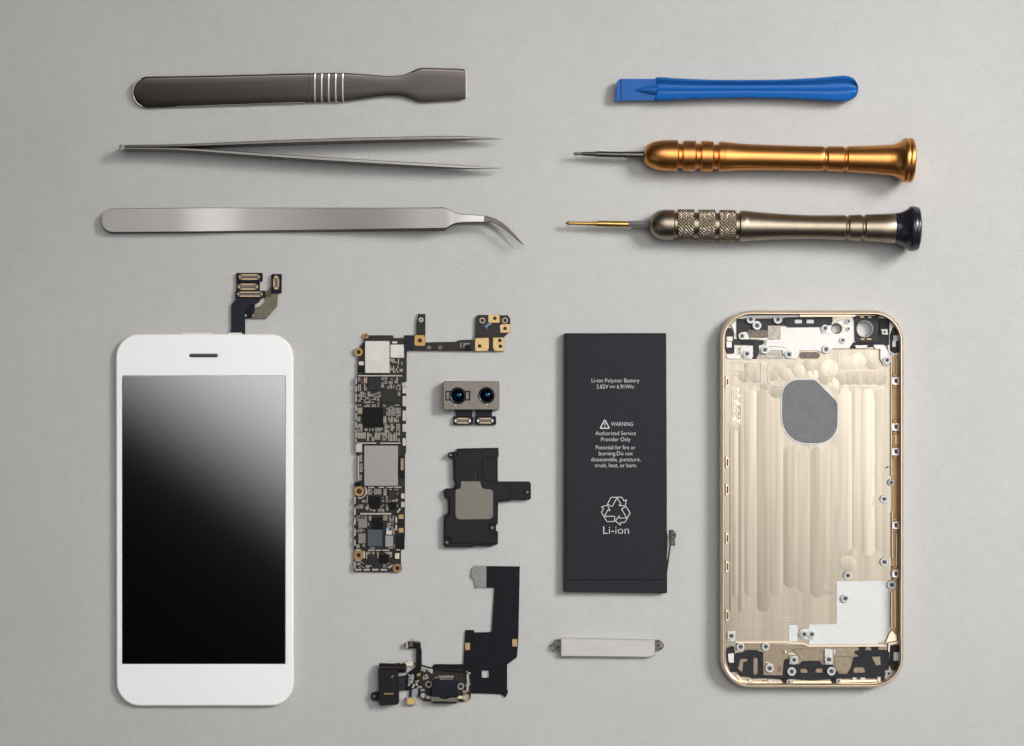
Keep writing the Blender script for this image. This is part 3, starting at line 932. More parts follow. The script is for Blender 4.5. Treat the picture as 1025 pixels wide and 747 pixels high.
for (x, y) in ((457.7, 395.9), (486.4, 395.5)):
    L = part(t, "lens_barrel", vlathe(x, y, [(7.9, ZC - 1.6), (7.9, ZC + .25), (7.4, ZC + .4), (6.7, ZC + .3), (6.3, ZC - .1), (6.3, ZC - .6)], 32), M_lens_bar, 30)
    prof = [(6.3 * math.cos(a), ZC - 1.5 + 1.75 * math.sin(a)) for a in [math.pi / 2 * k / 8 for k in range(8)]] + [(.05, ZC + .25)]
    part(L, "lens_glass", vlathe(x, y, prof, 32), M_lens, 60)
    part(L, "lens_rim", vlathe(x, y, [(6.5, ZC + .22), (6.25, ZC + .3), (6.1, ZC + .2)], 32), M_chip_dark, 60)
for x0 in (446.0, 465.6):
    part(t, "alignment_clip", prism(B(x0, 391.8, x0 + 3.6, 399.6, .3), ZC - 1.4, ZC - .35, .3), M_steel_grey)
for (x, y) in ((455.4, 405.2), (486.8, 404.6)):
    part(t, "solder_dot", vlathe(x, y, [(.9, ZC - .05), (.7, ZC + .15), (.05, ZC + .22)], 10), M_edge, 60)
for (a, b, pa, pb, ca, cb) in ((455.7, 472.2, 453.3, 473.0, 454.6, 470.8), (476.0, 491.8, 474.6, 496.0, 477.0, 493.4)):
    part(t, "flex_tail", prism([(a - 2, 409.2), (b + .4, 409.2), (b, 417), (a, 417), (a, 412.4)], .9, 1.2, .15), M_flex_navy)
    pl = part(t, "connector_plate", prism(B(pa, 416.2, pb, 424.8, 1.0), .7, 1.5, .25), M_flex)
    connector(pl, ca, 417.8, cb, 423.8, 1.5)

# ------------------------------------------------------------------ loudspeaker module
t = thing("loudspeaker_module", 478, 500, "black moulded speaker module with a grey metal plate and a short right arm", "speaker module")
spk = [(456.9, 448.8), (498.4, 448), (498.7, 456.2), (497.7, 457.7), (497.7, 481.8), (529.2, 481.8), (530.9, 483.8), (530.9, 498.5), (529.2, 499.9), (510.8, 500), (509.2, 501.2), (498.2, 501.8), (497.7, 524.3),
       (496.0, 524.8), (496.0, 531), (498.2, 532.3), (497.7, 544.6), (493, 545.4), (491.5, 546.6), (474.6, 546.1), (472.3, 547.4), (445.4, 547.4), (443.5, 545.4), (443.8, 515.4), (446.9, 514.6), (448.2, 510.5), (447.7, 499.2),
       (444.6, 497.7), (443.5, 490.8), (445.4, 488.9), (453, 488.5), (455.4, 483), (453.4, 480), (453, 459.2), (449.2, 457.7), (448, 454.6), (450, 452.3), (456.9, 452)]
part(t, "case", prism(rnd(spk, .7, 2), .1, 2.5, .45), M_spk)
up = [(457.2, 449.4), (497.8, 448.8), (497.9, 456), (496.6, 458), (496.6, 482.4), (509, 483), (509, 499.6), (497, 500.8), (496.4, 523.6), (488, 524.4), (488.4, 533.2), (496.6, 534.2), (496.4, 543.8), (473, 544.6), (471.4, 543.2), (451.4, 543.4), (449.6, 537.8), (445.0, 537.4), (445.2, 517), (448.6, 516), (449.8, 511), (449.4, 497.6), (446, 496), (445, 491), (454.4, 490), (457, 483), (455, 479.4), (454.6, 458), (457.2, 456)]
top = part(t, "raised_lid", prism(rnd(up, .8, 2), 2.5, 3.2, .5), M_spk)
part(top, "lid_step", prism(rnd([(483.6, 457.4), (496.2, 457.4), (496.2, 481.4), (485.2, 481.4), (482.0, 474), (482.0, 460)], 1.4, 3), 3.2, 3.5, .4), M_spk)
part(top, "lid_step", prism(B(476.2, 472, 481.2, 481), 3.2, 3.4, .3), M_spk)
part(t, "step_line", sweep([(475.4, 472.2, .22, 3.2, 3.5), (475.6, 481, .22, 3.2, 3.5)], .1), M_steel_grey)
part(t, "arm_step", prism(B(511.2, 494.2, 530, 499, .5), 2.5, 2.8, .3), M_spk)
plate = [(460.8, 481.2), (480, 481.2), (481.8, 487.7, 1), (485.5, 489.2, 2), (493.2, 489.2, 5), (493.2, 519.4, 4.5), (455.2, 519.8, 5), (455.2, 489.2, 5), (459.6, 489, 2), (460.8, 486.6, 1)]
part(t, "metal_plate", prism(rnd(plate, .6, 5), 2.5, 3.4, .3), M_spk_plate)
for (x, y, r, z) in ((450.6, 455, 1.7, 2.5), (527.4, 492.3, 1.8, 2.5), (492.3, 528, 2.1, 2.5), (446.9, 542.6, 2.1, 2.5)):
    sw = part(t, "screw_eye", prism([circ(x, y, r + 1.1, 18), circ(x, y, r, 18)], z, z + .35, .25), M_spk)
    part(sw, "eyelet", prism(circ(x, y, r * .72, 14), z, z + .12, .1), M_steel)

# ------------------------------------------------------------------ battery
t = thing("battery", 615, 463, "flat black phone battery with white printed warning text and recycling symbol", "battery")
ZT = 3.6
outl = rnd([(564.2, 333.2), (666.4, 333.0), (667.4, 593.4), (563.6, 592.2)], 1.2, 3)
part(t, "cell", prism(outl, .05, ZT - .25, .5), M_batt_edge)
part(t, "front_foil", prism(rnd([(566.2, 335.0), (664.2, 334.8), (664.6, 580.2), (566.0, 580.0)], 1.5, 3), ZT - .3, ZT, .55), M_batt)
part(t, "end_tape", prism([(565.4, 580.2), (665.6, 580.4), (666.6, 592.6), (564.6, 591.4)], ZT - .3, ZT - .02, .12), M_batt)
part(t, "tape_seam", sweep([(569.5, 582.6, .16, ZT - .05, ZT + .02), (612, 583.2, .16, ZT - .05, ZT + .02), (661, 584.2, .16, ZT - .05, ZT + .02), (665, 589.0, .16, ZT - .05, ZT + .02)], .05), M_batt_edge)
part(t, "edge_tape", prism(B(565.0, 334.2, 566.0, 343), ZT - .3, ZT + .02, .1), M_batt_edge)
ZP = ZT + .02
for (s, x, b, wd, cap) in (("Li-ion Polymer Battery", 615.6, 382.4, 47.8, 4.1), ("3.82V", 602.6, 388.6, 11.6, 4.1), ("6.91Whr", 625.9, 388.6, 17.6, 4.1), ("WARNING", 622.2, 426.0, 22.0, 4.0),
                           ("Authorized Service", 615.8, 435.2, 40.4, 4.1), ("Provider Only", 615.9, 441.3, 29.4, 4.1), ("Potential for fire or", 615.8, 449.4, 39.6, 4.1), ("burning.Do not", 615.9, 455.4, 34.0, 4.1),
                           ("disassemble, puncture,", 615.9, 461.4, 49.4, 4.1), ("crush, heat, or burn.", 615.9, 467.3, 41.8, 4.1), ("Li-ion", 616.2, 534.0, 25.6, 8.0)):
    text_part(t, "printed_text", s, x, b, wd, cap, ZP, M_print)
g = G()
prism(B(609.9, 386.0, 615.2, 386.5), ZT - .01, ZP, 0, g)
for k in range(3):
    prism(B(609.9 + k * 2, 387.3, 611.2 + k * 2, 387.8), ZT - .01, ZP, 0, g)
part(t, "direct_current_symbol", g, M_print)
tri_o = rnd([(604.9, 418.6), (610.4, 428.8), (599.4, 428.8)], 1.0, 3)
tri_i = rnd([(604.9, 420.7), (608.7, 427.8), (601.1, 427.8)], .5, 3)
g = prism([tri_o, tri_i], ZT - .01, ZP)
prism([(604.35, 422.6), (605.45, 422.6), (605.2, 425.6), (604.6, 425.6)], ZT - .01, ZP, 0, g)
prism(circ(604.9, 426.7, .5, 10), ZT - .01, ZP, 0, g)
part(t, "warning_triangle", g, M_print)


def zp(x, y):       # offsets inside the symbol to the plan
    return (550 + x * .1874, 460 + y * .1874)


rc = zp(353, 271)
for k in range(3):
    a = math.radians(120 * k)
    g = G()

    def rot(p):
        x, y = zp(*p)
        dx, dy = x - rc[0], y - rc[1]
        return (rc[0] + dx * math.cos(a) - dy * math.sin(a), rc[1] + dx * math.sin(a) + dy * math.cos(a))
    for line in ([(307, 236), (326, 200), (384, 199), (396, 220), (409, 212), (402, 246), (368, 243), (379, 235), (357, 202)], [(307, 236), (331, 250), (357, 204)]):
        q = [rot(p) for p in line]
        for i in range(len(q) - 1):
            sweep([(*q[i], .38, ZT - .01, ZP), (*q[i + 1], .38, ZT - .01, ZP)], .02, g)
    part(t, "recycling_arrow", g, M_print)
fx = part(t, "connector_tail", sweep(smooth_path([(666.0, 579, .5, .4, 3.0), (667.6, 568, .5, .6, 3.2), (669.0, 557, .5, 1.0, 3.8), (670.6, 546, .5, 1.6, 4.6)], 4), .15), M_dark_metal, 40)
cb = part(t, "connector_plug", prism(rnd([(669.6, 531.0), (673.2, 530.2), (676.2, 533.2), (676.4, 536.6), (674.8, 540.0), (675.6, 546.0), (670.0, 545.6)], .5, 2), 2.6, 5.4, .4), M_dark_metal)
part(cb, "plug_rim", prism([rnd([(671.2, 532.2), (674.6, 532.6), (675.2, 537.6), (671.4, 538.6)], .8, 3), circ(673.2, 535.4, 1.2, 10)], 5.4, 5.9, .3), M_steel_grey)
part(cb, "plug_pin", prism(B(671.4, 540.4, 673.6, 544.6, .4), 5.4, 5.7, .2), M_steel_grey)

# ------------------------------------------------------------------ charging port assembly
t = thing("charging_port_assembly", 450, 680, "black charging port flex with headphone jack, metal socket and gold contacts", "charging port")
flex = [(474.7, 566), (519.9, 566.6), (518.4, 640), (517.0, 657.5), (507.2, 665), (507.2, 689.4), (508.2, 692.4), (505.6, 697.8), (501, 694.6), (470, 693.5), (462, 690), (462, 671), (433, 670.6), (432.4, 666.6), (434.6, 664.4), (463.2, 664.6),
        (465.2, 631.5), (465.3, 630.3), (473.8, 630.3), (474.3, 632.8), (491.6, 632.2), (494.4, 588), (486.2, 588), (486.2, 566.2)]
flex[0] = (486.2, 566.2)
flex = flex[:-1]
fc = part(t, "flex_cable", prism([flex, B(481.8, 670.8, 489, 678, .4)], .45, .75, .15), M_flex)
part(fc, "grey_end", prism([(474.7, 566), (486.4, 566), (486.4, 588), (475.3, 588), (474.7, 580.6), (471, 577.8), (471.5, 569.4)], .4, .82, .15), M_grey_tab)
for q in ((465, 643, 470.0, 650.4), (512.2, 639.3, 517.4, 646.8)):
    part(fc, "gold_contact", prism(B(*q, .3), .75, .95, .15), M_gold)
g = G()
for off in (0, 3.4, 6.8):
    sweep([(505.5 + off * .9, 586, .12, .74, .78), (504.6 + off * .9, 612, .12, .74, .78), (503.4 + off * .9, 636, .12, .74, .78)], .02, g)
for q in ([(500, 575.4), (505, 580.4)], [(513, 568.4), (518, 572.8)], [(512, 570.2), (516.6, 574.2)], [(498, 686), (504, 692)]):
    sweep([(*q[0], .14, .74, .80), (*q[1], .14, .74, .80)], .02, g)
part(fc, "flex_traces", g, M_chip_dark, stuff=True)
pcbq = rnd([(418.8, 671.6), (432, 669.8), (462, 669.8), (470.8, 675), (470.8, 699.5, 3), (463, 702, 2), (424, 701.4, 3), (418.6, 697, 2)], .8, 3)
pb = part(t, "port_board", prism(pcbq, .75, 1.35, .2), M_pcb)
sock = part(t, "socket_block", prism(rnd([(432.4, 681.0), (434.4, 679.0), (455.2, 679.6), (457.6, 682.0), (457.8, 696.9), (449.6, 697.0), (447.6, 698.4), (441.6, 698.4), (439.6, 696.6), (431.2, 696.4)], .5, 2), 1.2, 4.6, .5), M_flex_navy)
part(sock, "socket_lip", prism(rnd([(430.2, 696.8), (439.4, 697.0), (441.4, 698.9), (447.8, 699.0), (449.8, 697.4), (457.8, 697.6), (457.9, 702.4), (430.6, 701.8)], .4, 2), 1.2, 4.2, .4), M_spk_plate)
part(sock, "socket_underside", prism(B(432.8, 702.2, 456.6, 704.0, .6), .6, 3.0, .3), M_black_gloss)
g = G()
for k in range(11):
    prism(B(439.2 + k * 1.34, 675.8 + (k % 3) * .3, 440.1 + k * 1.34, 678.2, 0), 1.3, 1.9, .1, g)
for k in range(7):
    prism(B(440.0 + k * 1.9, 679.2, 441.2 + k * 1.9, 680.0, 0), 4.0, 4.8, .1, g)
part(sock, "solder_pins", g, M_solder, stuff=True)
part(sock, "socket_bracket", sweep([(431.6, 681.4, .4, 1.4, 2.6), (434.6, 678.4, .4, 1.4, 2.6), (438, 677.6, .4, 1.4, 2.6)], .15, sweep([(456.2, 681.6, .4, 1.4, 2.6), (456.0, 679.4, .4, 1.4, 2.6)], .15)), M_solder)
for (x, y, r, h, m) in ((428.6, 684.8, 3.5, 2.0, M_shield), (460.6, 686.8, 3.5, 2.0, M_shield), (423.2, 695.8, 3.7, 2.4, M_nickel), (466.0, 697.8, 3.9, 2.4, M_gold)):
    sr = part(t, "screw_ring", prism([circ(x, y, r, 24), circ(x, y, r * .6, 18)], .8, 1.35 + .4, .4), m)
    part(sr, "ring_core", prism(circ(x, y, r * .62, 16), .8, 1.4), M_hole if m is M_shield else M_solder)
part(t, "side_weld", prism(B(462.6, 690.6, 466.4, 693.6, .4), 1.3, 1.8, .2), M_contact)
part(t, "side_weld", prism(B(457.8, 696.4, 462.6, 699.2, .4), 1.3, 2.2, .2), M_cream)
part(t, "side_weld", prism(B(426.2, 696.2, 430.4, 699.4, .4), 1.3, 2.2, .2), M_shield)
part(t, "cream_block", prism(B(430.2, 669.9, 432.4, 673.6, .3), 1.3, 2.2, .2), M_cream)
wr = part(t, "thin_cable", tube(smooth_path([(411.5, 663.6, 1.8), (418, 664.6, 2.0), (428, 667.6, 2.0), (440, 670.2, 2.0), (452, 671.2, 1.9), (461, 671.6, 1.8), (465.6, 672.8, 1.8), (467.6, 676, 1.8), (467.8, 683, 1.8)], 5), .8, 10), M_dark_red, 60)
part(wr, "cable_solder", prism(rnd([(466.2, 674.6), (468.6, 673.2), (469.2, 682.6), (468.2, 692.4), (466.0, 692.0), (466.8, 682)], .6, 3), 1.3, 2.1, .4), M_solder)
# microphone strip
strip = part(t, "antenna_strip", prism(rnd([(416.2, 648.6), (408, 648.6), (405.0, 647.2), (405.0, 643.6), (409, 641.6), (417.6, 641.4), (420.6, 642.8), (420.8, 648), (421.6, 650), (421.6, 668), (416.0, 668)], .5, 2), 1.3, 1.8, .25), M_flex)
part(strip, "antenna_clip", prism(B(405.6, 643.0, 408.0, 648.2, .3), 1.8, 2.6, .3), M_edge)
part(strip, "antenna_clip", prism(B(409.2, 642.4, 412.8, 647.0, .5), 1.8, 2.3, .3), M_steel_grey)
part(strip, "antenna_tip", prism(B(412.0, 639.2, 413.8, 642.2, .4), 1.6, 2.1, .2), M_gold)
part(strip, "antenna_clip", prism(B(414.8, 641.6, 419.6, 643.4, .4), 1.8, 2.3, .2), M_steel_grey)
part(t, "cream_tab", prism(rnd([(404.6, 663.4), (406.8, 661.0), (409.4, 660.8), (413.8, 663.4), (412.6, 666.4), (406, 666.6)], .6, 3), 1.6, 2.4, .3), M_cream)
ff = part(t, "jack_flex", prism([(397, 676.8), (405.4, 675.8), (409.2, 672), (416.0, 667.0), (421.6, 667.0), (420.4, 672.0), (432, 671.2), (430, 682), (420, 690.4), (416.6, 699), (408.8, 699), (409.4, 690.6), (397, 690.8)], .8, 1.15, .15), M_flex)
g = G()
random.seed(11)
for (x0, y0, x1, y1, n) in ((408.4, 675.2, 413.6, 688, 26), (416.0, 681, 419.6, 688, 8), (422.5, 674.6, 427.6, 681.6, 10), (424, 670.8, 429.5, 672.2, 5), (421.0, 687.4, 423.4, 691, 4), (465.8, 672, 470, 690, 8)):
    for k in range(n):
        x, y = random.uniform(x0, x1), random.uniform(y0, y1)
        w_, h_ = random.choice(((.9, .55), (.55, .9), (1.1, .7)))
        prism(B(x - w_, y - h_, x + w_, y + h_), 1.1, random.uniform(1.55, 1.8), .1, g)
part(ff, "solder_points", g, M_solder, stuff=True)
part(ff, "gold_dot", prism(rnd([(416.4, 674.6), (420.2, 673), (420.6, 676), (417, 677)], .4, 2), 1.1, 1.6, .2), M_copper_pad)
part(ff, "clear_strip", prism([(411.6, 690), (417.6, 688), (418.0, 692), (416.2, 699), (411.4, 699)], 1.1, 1.3, .1), mat("grey_blue_film", (0.20, 0.22, 0.25), .3, var=.2, vs=900))
mic = part(t, "microphone", prism(B(405.7, 697.6, 416.4, 705.4, .8), .5, 2.0, .3), M_solder)
part(mic, "gold_lid", prism(B(406.8, 698.6, 414.4, 704.6, .5), 2.0, 2.5, .4), mat("bright_gold", (0.95, 0.68, 0.22), .3, 1, var=.05))
jack = part(t, "headphone_jack", prism(rnd([(378.2, 669.4), (397.4, 669.8), (398.8, 703.2), (397.2, 705.0), (379.4, 706.0), (378.6, 700)], .8, 3), .1, 4.6, .5), M_spk)
A, Bq = (379, 667.6, 2.3), (406.4, 668.6, 2.3)
part(jack, "jack_barrel", lathe([(379, .5), (379.2, 4.2), (396, 4.4), (396.6, 5.0), (399, 5.0), (399.6, 4.4), (401.4, 4.4), (402, 5.0), (404.6, 4.9), (406.2, 3.8), (406.4, .5)], A, Bq, 28), M_dark_red, 32)
lug = part(jack, "jack_lug", prism(rnd([(370.8, 693.6, 2.5), (379, 692.4), (379, 700.6), (370.8, 701.2, 3)], .5, 5), .1, 2.6, .4), M_spk)
part(lug, "lug_eye", prism(circ(374.0, 696.6, 1.5, 14), 2.6, 2.72, .1), M_steel_grey)
g = G()
for k in range(3):
    prism(B(384.0 + k * 3.3, 693.4, 386.6 + k * 3.3, 694.8, .2, 2), 4.6, 4.7, 0, g)
part(jack, "gold_marks", g, M_copper_pad)
part(jack, "gold_marks", prism([(390.8, 677.6), (392.6, 675.6), (393.4, 676.2), (391.8, 678.2)], 4.6, 4.7), M_copper_pad)
for (x, y) in ((388, 674.2), (388.4, 702.2)):
    part(jack, "ejector_mark", prism([circ(x, y, 1.9, 18), circ(x, y, 1.5, 18)], 4.6, 4.68), M_chip_dark)
part(t, "jack_plate", prism(B(397.8, 677.4, 405.2, 690.8, .4), 1.1, 2.0, .2), M_chip_dark)

# ------------------------------------------------------------------ vibration motor bar
t = thing("metal_clip_bar", 608, 648, "small pale brushed metal bar with grey wire loops at both ends", "metal bar")
part(t, "bar", prism(rnd([(560.4, 638.8), (566, 638.5), (655.0, 640.4, 1.0), (655.2, 655.6), (650, 657.8), (560.6, 657.0)], .5, 3), .2, 2.6, .9), M_bar)
for (cx, cy, r, z) in ((557.2, 643.0, 3.2, 1.7), (553.6, 647.6, 3.4, 1.2), (557.2, 648.2, 3.4, 2.0)):
    part(t, "wire_loop", tube([(cx + r * math.cos(k * math.pi / 10), cy + r * math.sin(k * math.pi / 10), z) for k in range(21)], .5, 8), M_wire, 60)
part(t, "wire_loop", tube(smooth_path([(560.6, 640.2, 2.0), (557.4, 641.2, 1.8), (559.0, 645.0, 1.8), (557.0, 650.4, 1.6), (560.6, 651.2, 1.6)], 5), .6, 8), M_wire, 60)
part(t, "wire_loop", tube(smooth_path([(654.6, 640.8, 1.6), (659.4, 641.0, 1.6), (662.8, 644.0, 1.5), (662.8, 647.4, 1.5), (659.6, 650.0, 1.4), (655.4, 650.0, 1.4)], 5), .85, 8), M_wire, 60)
part(t, "end_clip", prism([B(654.8, 642.0, 660.8, 649.4, 2.0), circ(657.9, 645.6, 1.5, 12)], .4, 1.5, .3), M_nickel)

# ------------------------------------------------------------------ gold rear housing
t = thing("phone_rear_housing", 811, 500, "open champagne gold phone back shell with milled interior and screw bosses", "phone case")
ox0, oy0, ox1, oy1, orr = 719.8, 310.4, 903.4, 687.6, 31
path = []
for (cx, cy, a0) in ((ox1 - orr, oy0 + orr, -90), (ox1 - orr, oy1 - orr, 0), (ox0 + orr, oy1 - orr, 90), (ox0 + orr, oy0 + orr, 180)):
    for k in range(17):
        a = math.radians(a0 + 90 * k / 16)
        path.append((cx, cy, math.cos(a), math.sin(a)))
prof = [(2.0, .05), (1.1, .15), (.5, .75), (.15, 1.6), (0, 2.6), (0, 4.0), (.12, 4.9), (.36, 5.7), (.62, 6.2), (.78, 6.42), (.84, 6.34), (.90, 6.42), (1.02, 6.55), (1.2, 6.55), (1.32, 6.4), (1.36, 5.4), (1.55, 5.3), (1.6, .9)]
g = G()
rings = []
for (cx, cy, nx, ny) in path:
    c = W(cx, cy, 3.5)
    f = (1 - .0035 / H) * S
    rings.append([Vector((c.x + nx * (orr * f - d * .001), c.y - ny * (orr * f - d * .001), z * .001)) for (d, z) in prof])
rings.append(rings[0])
v = [p for r in rings for p in r]
n = len(prof)
f = [(k * n + i, k * n + i + 1, (k + 1) * n + i + 1, (k + 1) * n + i) for k in range(len(rings) - 1) for i in range(n - 1)]
g.add(v, f)
shell = part(t, "rim", g, M_gold_rim, 38)
# milled floor: a flat pan with cutter passes and round cutter marks standing out of it
ZF = 1.0
rb = random.Random(5)
holes = [(865.2, 329, 8.4), (837.2, 328.5, 4.8)]
pan = rnd([(722.8, 312.8), (900.8, 312.8), (900.8, 685.2), (722.8, 685.2)], 27.5, 10)
part(t, "milled_floor", prism([pan] + [circ(x, y, q, 28) for (x, y, q) in holes], .5, ZF, 0), M_gold_floor)


def band(x0, x1, y0, y1, amp, til, m):
    """one long cutter pass: slightly crowned and tilted strip with rounded ends"""
    g = G()
    n = 8
    cols = []
    for k in range(n + 1):
        q = k / n
        x = x0 + (x1 - x0) * q
        e = (x1 - x0) * .5 * (1 - math.sqrt(max(0, 1 - (2 * q - 1) ** 2 * .96)))
        z = ZF + .035 + amp * math.sin(math.pi * q) + til * (q - .5)
        cols.append([W(x, y, zz) for (y, zz) in ((y0 + e, ZF - .05), (y0 + e, z - .01), (y0 + e + 1.5, z), ((y0 + y1) / 2, z + .01), (y1 - e - 1.5, z), (y1 - e, z - .01), (y1 - e, ZF - .05))])
    return part(t, "milled_band", rings_to(g, cols, close=False, caps=False), m, 12)


xs = [729.5, 732.5, 738.5, 744.5, 757, 770, 783.6, 797.6, 810.4, 824.4, 839, 852.2, 861.8, 875, 889.6]
fin = [M_gold_floor, M_gold_floor_b, M_gold_floor_lit]
for i in range(len(xs) - 1):
    xm = (xs[i] + xs[i + 1]) / 2
    y0 = 430 if xm < 738 else 404 if xm < 744 else 389 if xm < 768 else 398 if xm < 782 else 446 if xm < 797 or 824 < xm < 838 else 447 if xm < 824 else 389
    y1 = (596 if i % 2 else 612) if xm < 790 else (588 + 5 * (i % 3)) if xm < 836 else 556 - 4 * (i % 3)
    band(xs[i] + .05, xs[i + 1] - .05, y0, y1, rb.uniform(.025, .06), rb.choice((-1, 1)) * rb.uniform(.008, .03), fin[0 if i % 2 else (2 if i >= 9 else 1)])  # lighter finish on the right paints in stronger light there
marks = [(869.6, 357.6, 8.5), (858, 361, 8), (846, 363, 7), (873, 364, 6), (820, 371, 8), (808, 367, 7.5), (830, 368, 8.5), (813, 375, 6), (826, 378, 7), (880, 378, 7.5), (870, 378, 7), (860, 378, 7), (850, 378, 7), (841, 380, 6.5), (834, 384, 6), (842, 388, 6),
         (800, 371, 7), (792, 368, 6), (786, 374, 6.5), (779, 368, 6), (773, 375, 6), (790, 378, 5.5), (752, 371, 7), (745, 376, 6.5), (756, 378, 5.5), (749, 366, 5), (765, 386, 4.8), (764, 366, 4), (776, 391, 7), (881, 404, 7.4), (880, 392, 7.4), (774, 441, 5.6), (772, 449, 4.4), (735, 425, 7.4),
         (879, 465, 6), (871, 471, 7), (867, 500, 8.5), (883, 513, 6), (848, 564, 8), (829, 587, 8)]
for (x, y, q) in marks:
    g = G()
    tx, ty = rb.uniform(-.011, .011), rb.uniform(-.011, .011)
    zc = ZF + (.045 if y < 400 else .032) + rb.uniform(-.008, .012)
    ring = []
    for (rr_, low) in ((q, True), (q, False), (q - .5, False)):
        rg = []
        for k in range(26):
            a_ = 2 * math.pi * k / 26
            dx, dy = rr_ * math.cos(a_), rr_ * math.sin(a_)
            z = zc + (tx * dx + ty * dy) * .37 - (.012 if rr_ == q else 0)
            rg.append(W(x + dx, y + dy, ZF - .1 if low else max(z, ZF + .005)))
        ring.append(rg)
    rings_to(g, ring, caps=False)
    g.f.append(tuple(52 + k for k in range(26)))
    part(t, "mill_mark", g, fin[0] if y > 400 else rb.choice(fin[:2] if x < 800 else fin), 25)  # lightest finish only at upper right, as painted light


def hp(name, loops, m, h=.5, bev=.25, z=ZF - .1, label=None, parent=None):
    return part(parent or t, name, prism(loops, z, ZF + h, bev), m, label=label)


# raised machined outlines (thin bright edges between pockets)
def edge(pts, w=.35, h=.40, m=M_white_al, z=ZF - .05, name="pocket_edge"):
    return part(t, name, sweep([(x, y, w, z, ZF + h) for (x, y) in pts], .15), m)


edge(rnd([(733, 362.6), (761.4, 362.6), (761.4, 384.4, 3), (734.5, 384.4)], 1, 4)[1:], .48)
edge([(767.8, 364), (768.2, 381), (769.6, 384), (773, 385.6), (786, 385.6)], .48)
edge([(732, 371.2), (742.4, 371.2), (743.6, 372.6), (743.4, 374), (742, 375), (735, 375.2), (733, 378), (732.6, 400), (732.4, 422)], .48, .36)
edge([(741.6, 386), (741.6, 423), (739.6, 426.4), (734.4, 427)], .48, .36)
edge([(839.6, 351), (839.6, 366.5), (842, 370), (878, 370.2)], .35, .25, M_gold_rim)
edge([(838, 408), (838, 388.6), (840.4, 385.6), (878, 385.4)], .35, .25, M_gold_rim)
edge([(775, 617.6), (802, 617.6)], .35, .2)
edge([(855, 571.4), (886, 571.4)], .35, .22)
edge([(735.6, 625.4), (789, 625.6)], .22, .15)
edge([(735.6, 642.6), (786, 642.4), (793, 643.6), (804, 643.8), (808, 646.2), (886, 646.0)], .8, .9, M_gold_rim, name="ledge")
edge([(741, 634.0), (775, 634.2)], .12, .06)
g = G()
rg = random.Random(3)
for k in range(60):
    x, y = rg.uniform(733.6, 740.6), rg.uniform(388, 424)
    w_, h_ = rg.uniform(.3, 1.1), rg.uniform(.4, 1.6)
    prism(rnd([(x - w_, y - h_ * .6), (x + w_ * .5, y - h_), (x + w_, y + h_ * .4), (x - w_ * .4, y + h_)], .3, 2), ZF - .05, ZF + rg.uniform(.06, .22), .1, g)
part(t, "glue_residue", g, M_gold_rim, stuff=True)
# logo pad
lp = rnd([(782.4, 380.0, 17), (815.4, 380.0, 7), (837.6, 402.4, 8), (837.6, 443.4, 25), (782.4, 443.4, 25)], 6, 9)
lo = rnd([(781.2, 378.8, 18), (816.0, 378.8, 8), (838.8, 401.8, 9), (838.8, 444.6, 26), (781.2, 444.6, 26)], 6, 9)
hp("logo_rim", [lo, lp], M_white_st, .42, .25)
hp("logo_pad", lp, M_logo, .25, 0)
# white stickers at the lower right
ws = rnd([(836.8, 581.4, 1.2), (889.8, 581.4), (890.4, 627.6), (885.2, 640), (876.6, 644.6), (809.4, 644.6), (809.4, 624.6), (836.8, 624.6, 1.2)], .3, 4)
hp("white_sticker", ws, M_white_st, .28, .1)
hp("white_sticker", B(789, 625.4, 797.8, 642.0, .7), M_white_st, .25, .1)
# top edge: machined white plate and mouldings
plate = [(768.4, 326.2), (784, 326.6), (787, 327.6), (830, 327.2), (841, 319.4), (856, 319.4), (856, 342), (851, 348.6), (833, 348.6), (829.6, 353.2), (823.4, 353.4), (818, 350.6), (800, 350.6), (797.4, 358.8), (786.6, 358.8), (783.6, 355), (782.4, 350.2), (768, 349), (766, 354), (760.6, 353.4), (759, 348), (759.4, 345.4), (765.6, 345), (766.8, 340.4), (757, 339.8), (768, 337)]
hp("antenna_plate", [plate, circ(837.2, 328.5, 4.8, 24)], M_white_al, .9, .3)
edge(B(792.8, 331.2, 815.4, 336.8, 2.0) + [(794, 331.2)], .15, 1.0, M_gold_rim, name="plate_outline")
edge([(769, 342.6), (788, 342.6)], .3, 1.0, M_white_st, name="plate_outline")
edge([(769, 346.2), (782.6, 346.6), (787.6, 349.2)], .2, 1.05, M_chip_grey, name="plate_outline")
edge([(830.6, 341), (829.6, 336), (826.4, 334)], .15, 1.0, M_gold_rim, name="plate_outline")
edge([(843.6, 320), (843.4, 334)], .18, 1.0, M_gold_deep, name="plate_outline")
hp("speckled_pad", B(768, 325.6, 781, 339.6, .8), M_speckle, 1.1, .2)
hp("speckled_pad", B(756.6, 351.6, 783.0, 358.8, .5), M_speckle, .5, .2)
hp("brown_pad", B(748.2, 329.9, 768.4, 337.3, .5), M_brown_pad, 1.15, .3)
hp("brown_pad", rnd(B(799.2, 352.0, 820.2, 358.8), 3.3, 6), M_brown_pad, .3, .2)
hp("slot_rim", [rnd(B(798.6, 351.4, 820.8, 359.4), 3.9, 6), rnd(B(799.2, 352.0, 820.2, 358.8), 3.3, 6)], M_gold_rim, .45, .15)
hp("black_moulding", rnd([(736.8, 319.0), (786.5, 318.2), (786.8, 325.6), (768, 325.8), (767.6, 330.6), (758.2, 329.8), (748.2, 331.2), (748.2, 339.0), (737, 338.6)], .6, 2), M_house_blk, .8, .25)
hp("black_moulding", rnd([(785, 317.4), (832.8, 316.8), (833.2, 320.6), (831.4, 325.4), (821, 326.8), (787.6, 327.2), (785.6, 323)], .8, 2), M_house_blk, 1.1, .25)
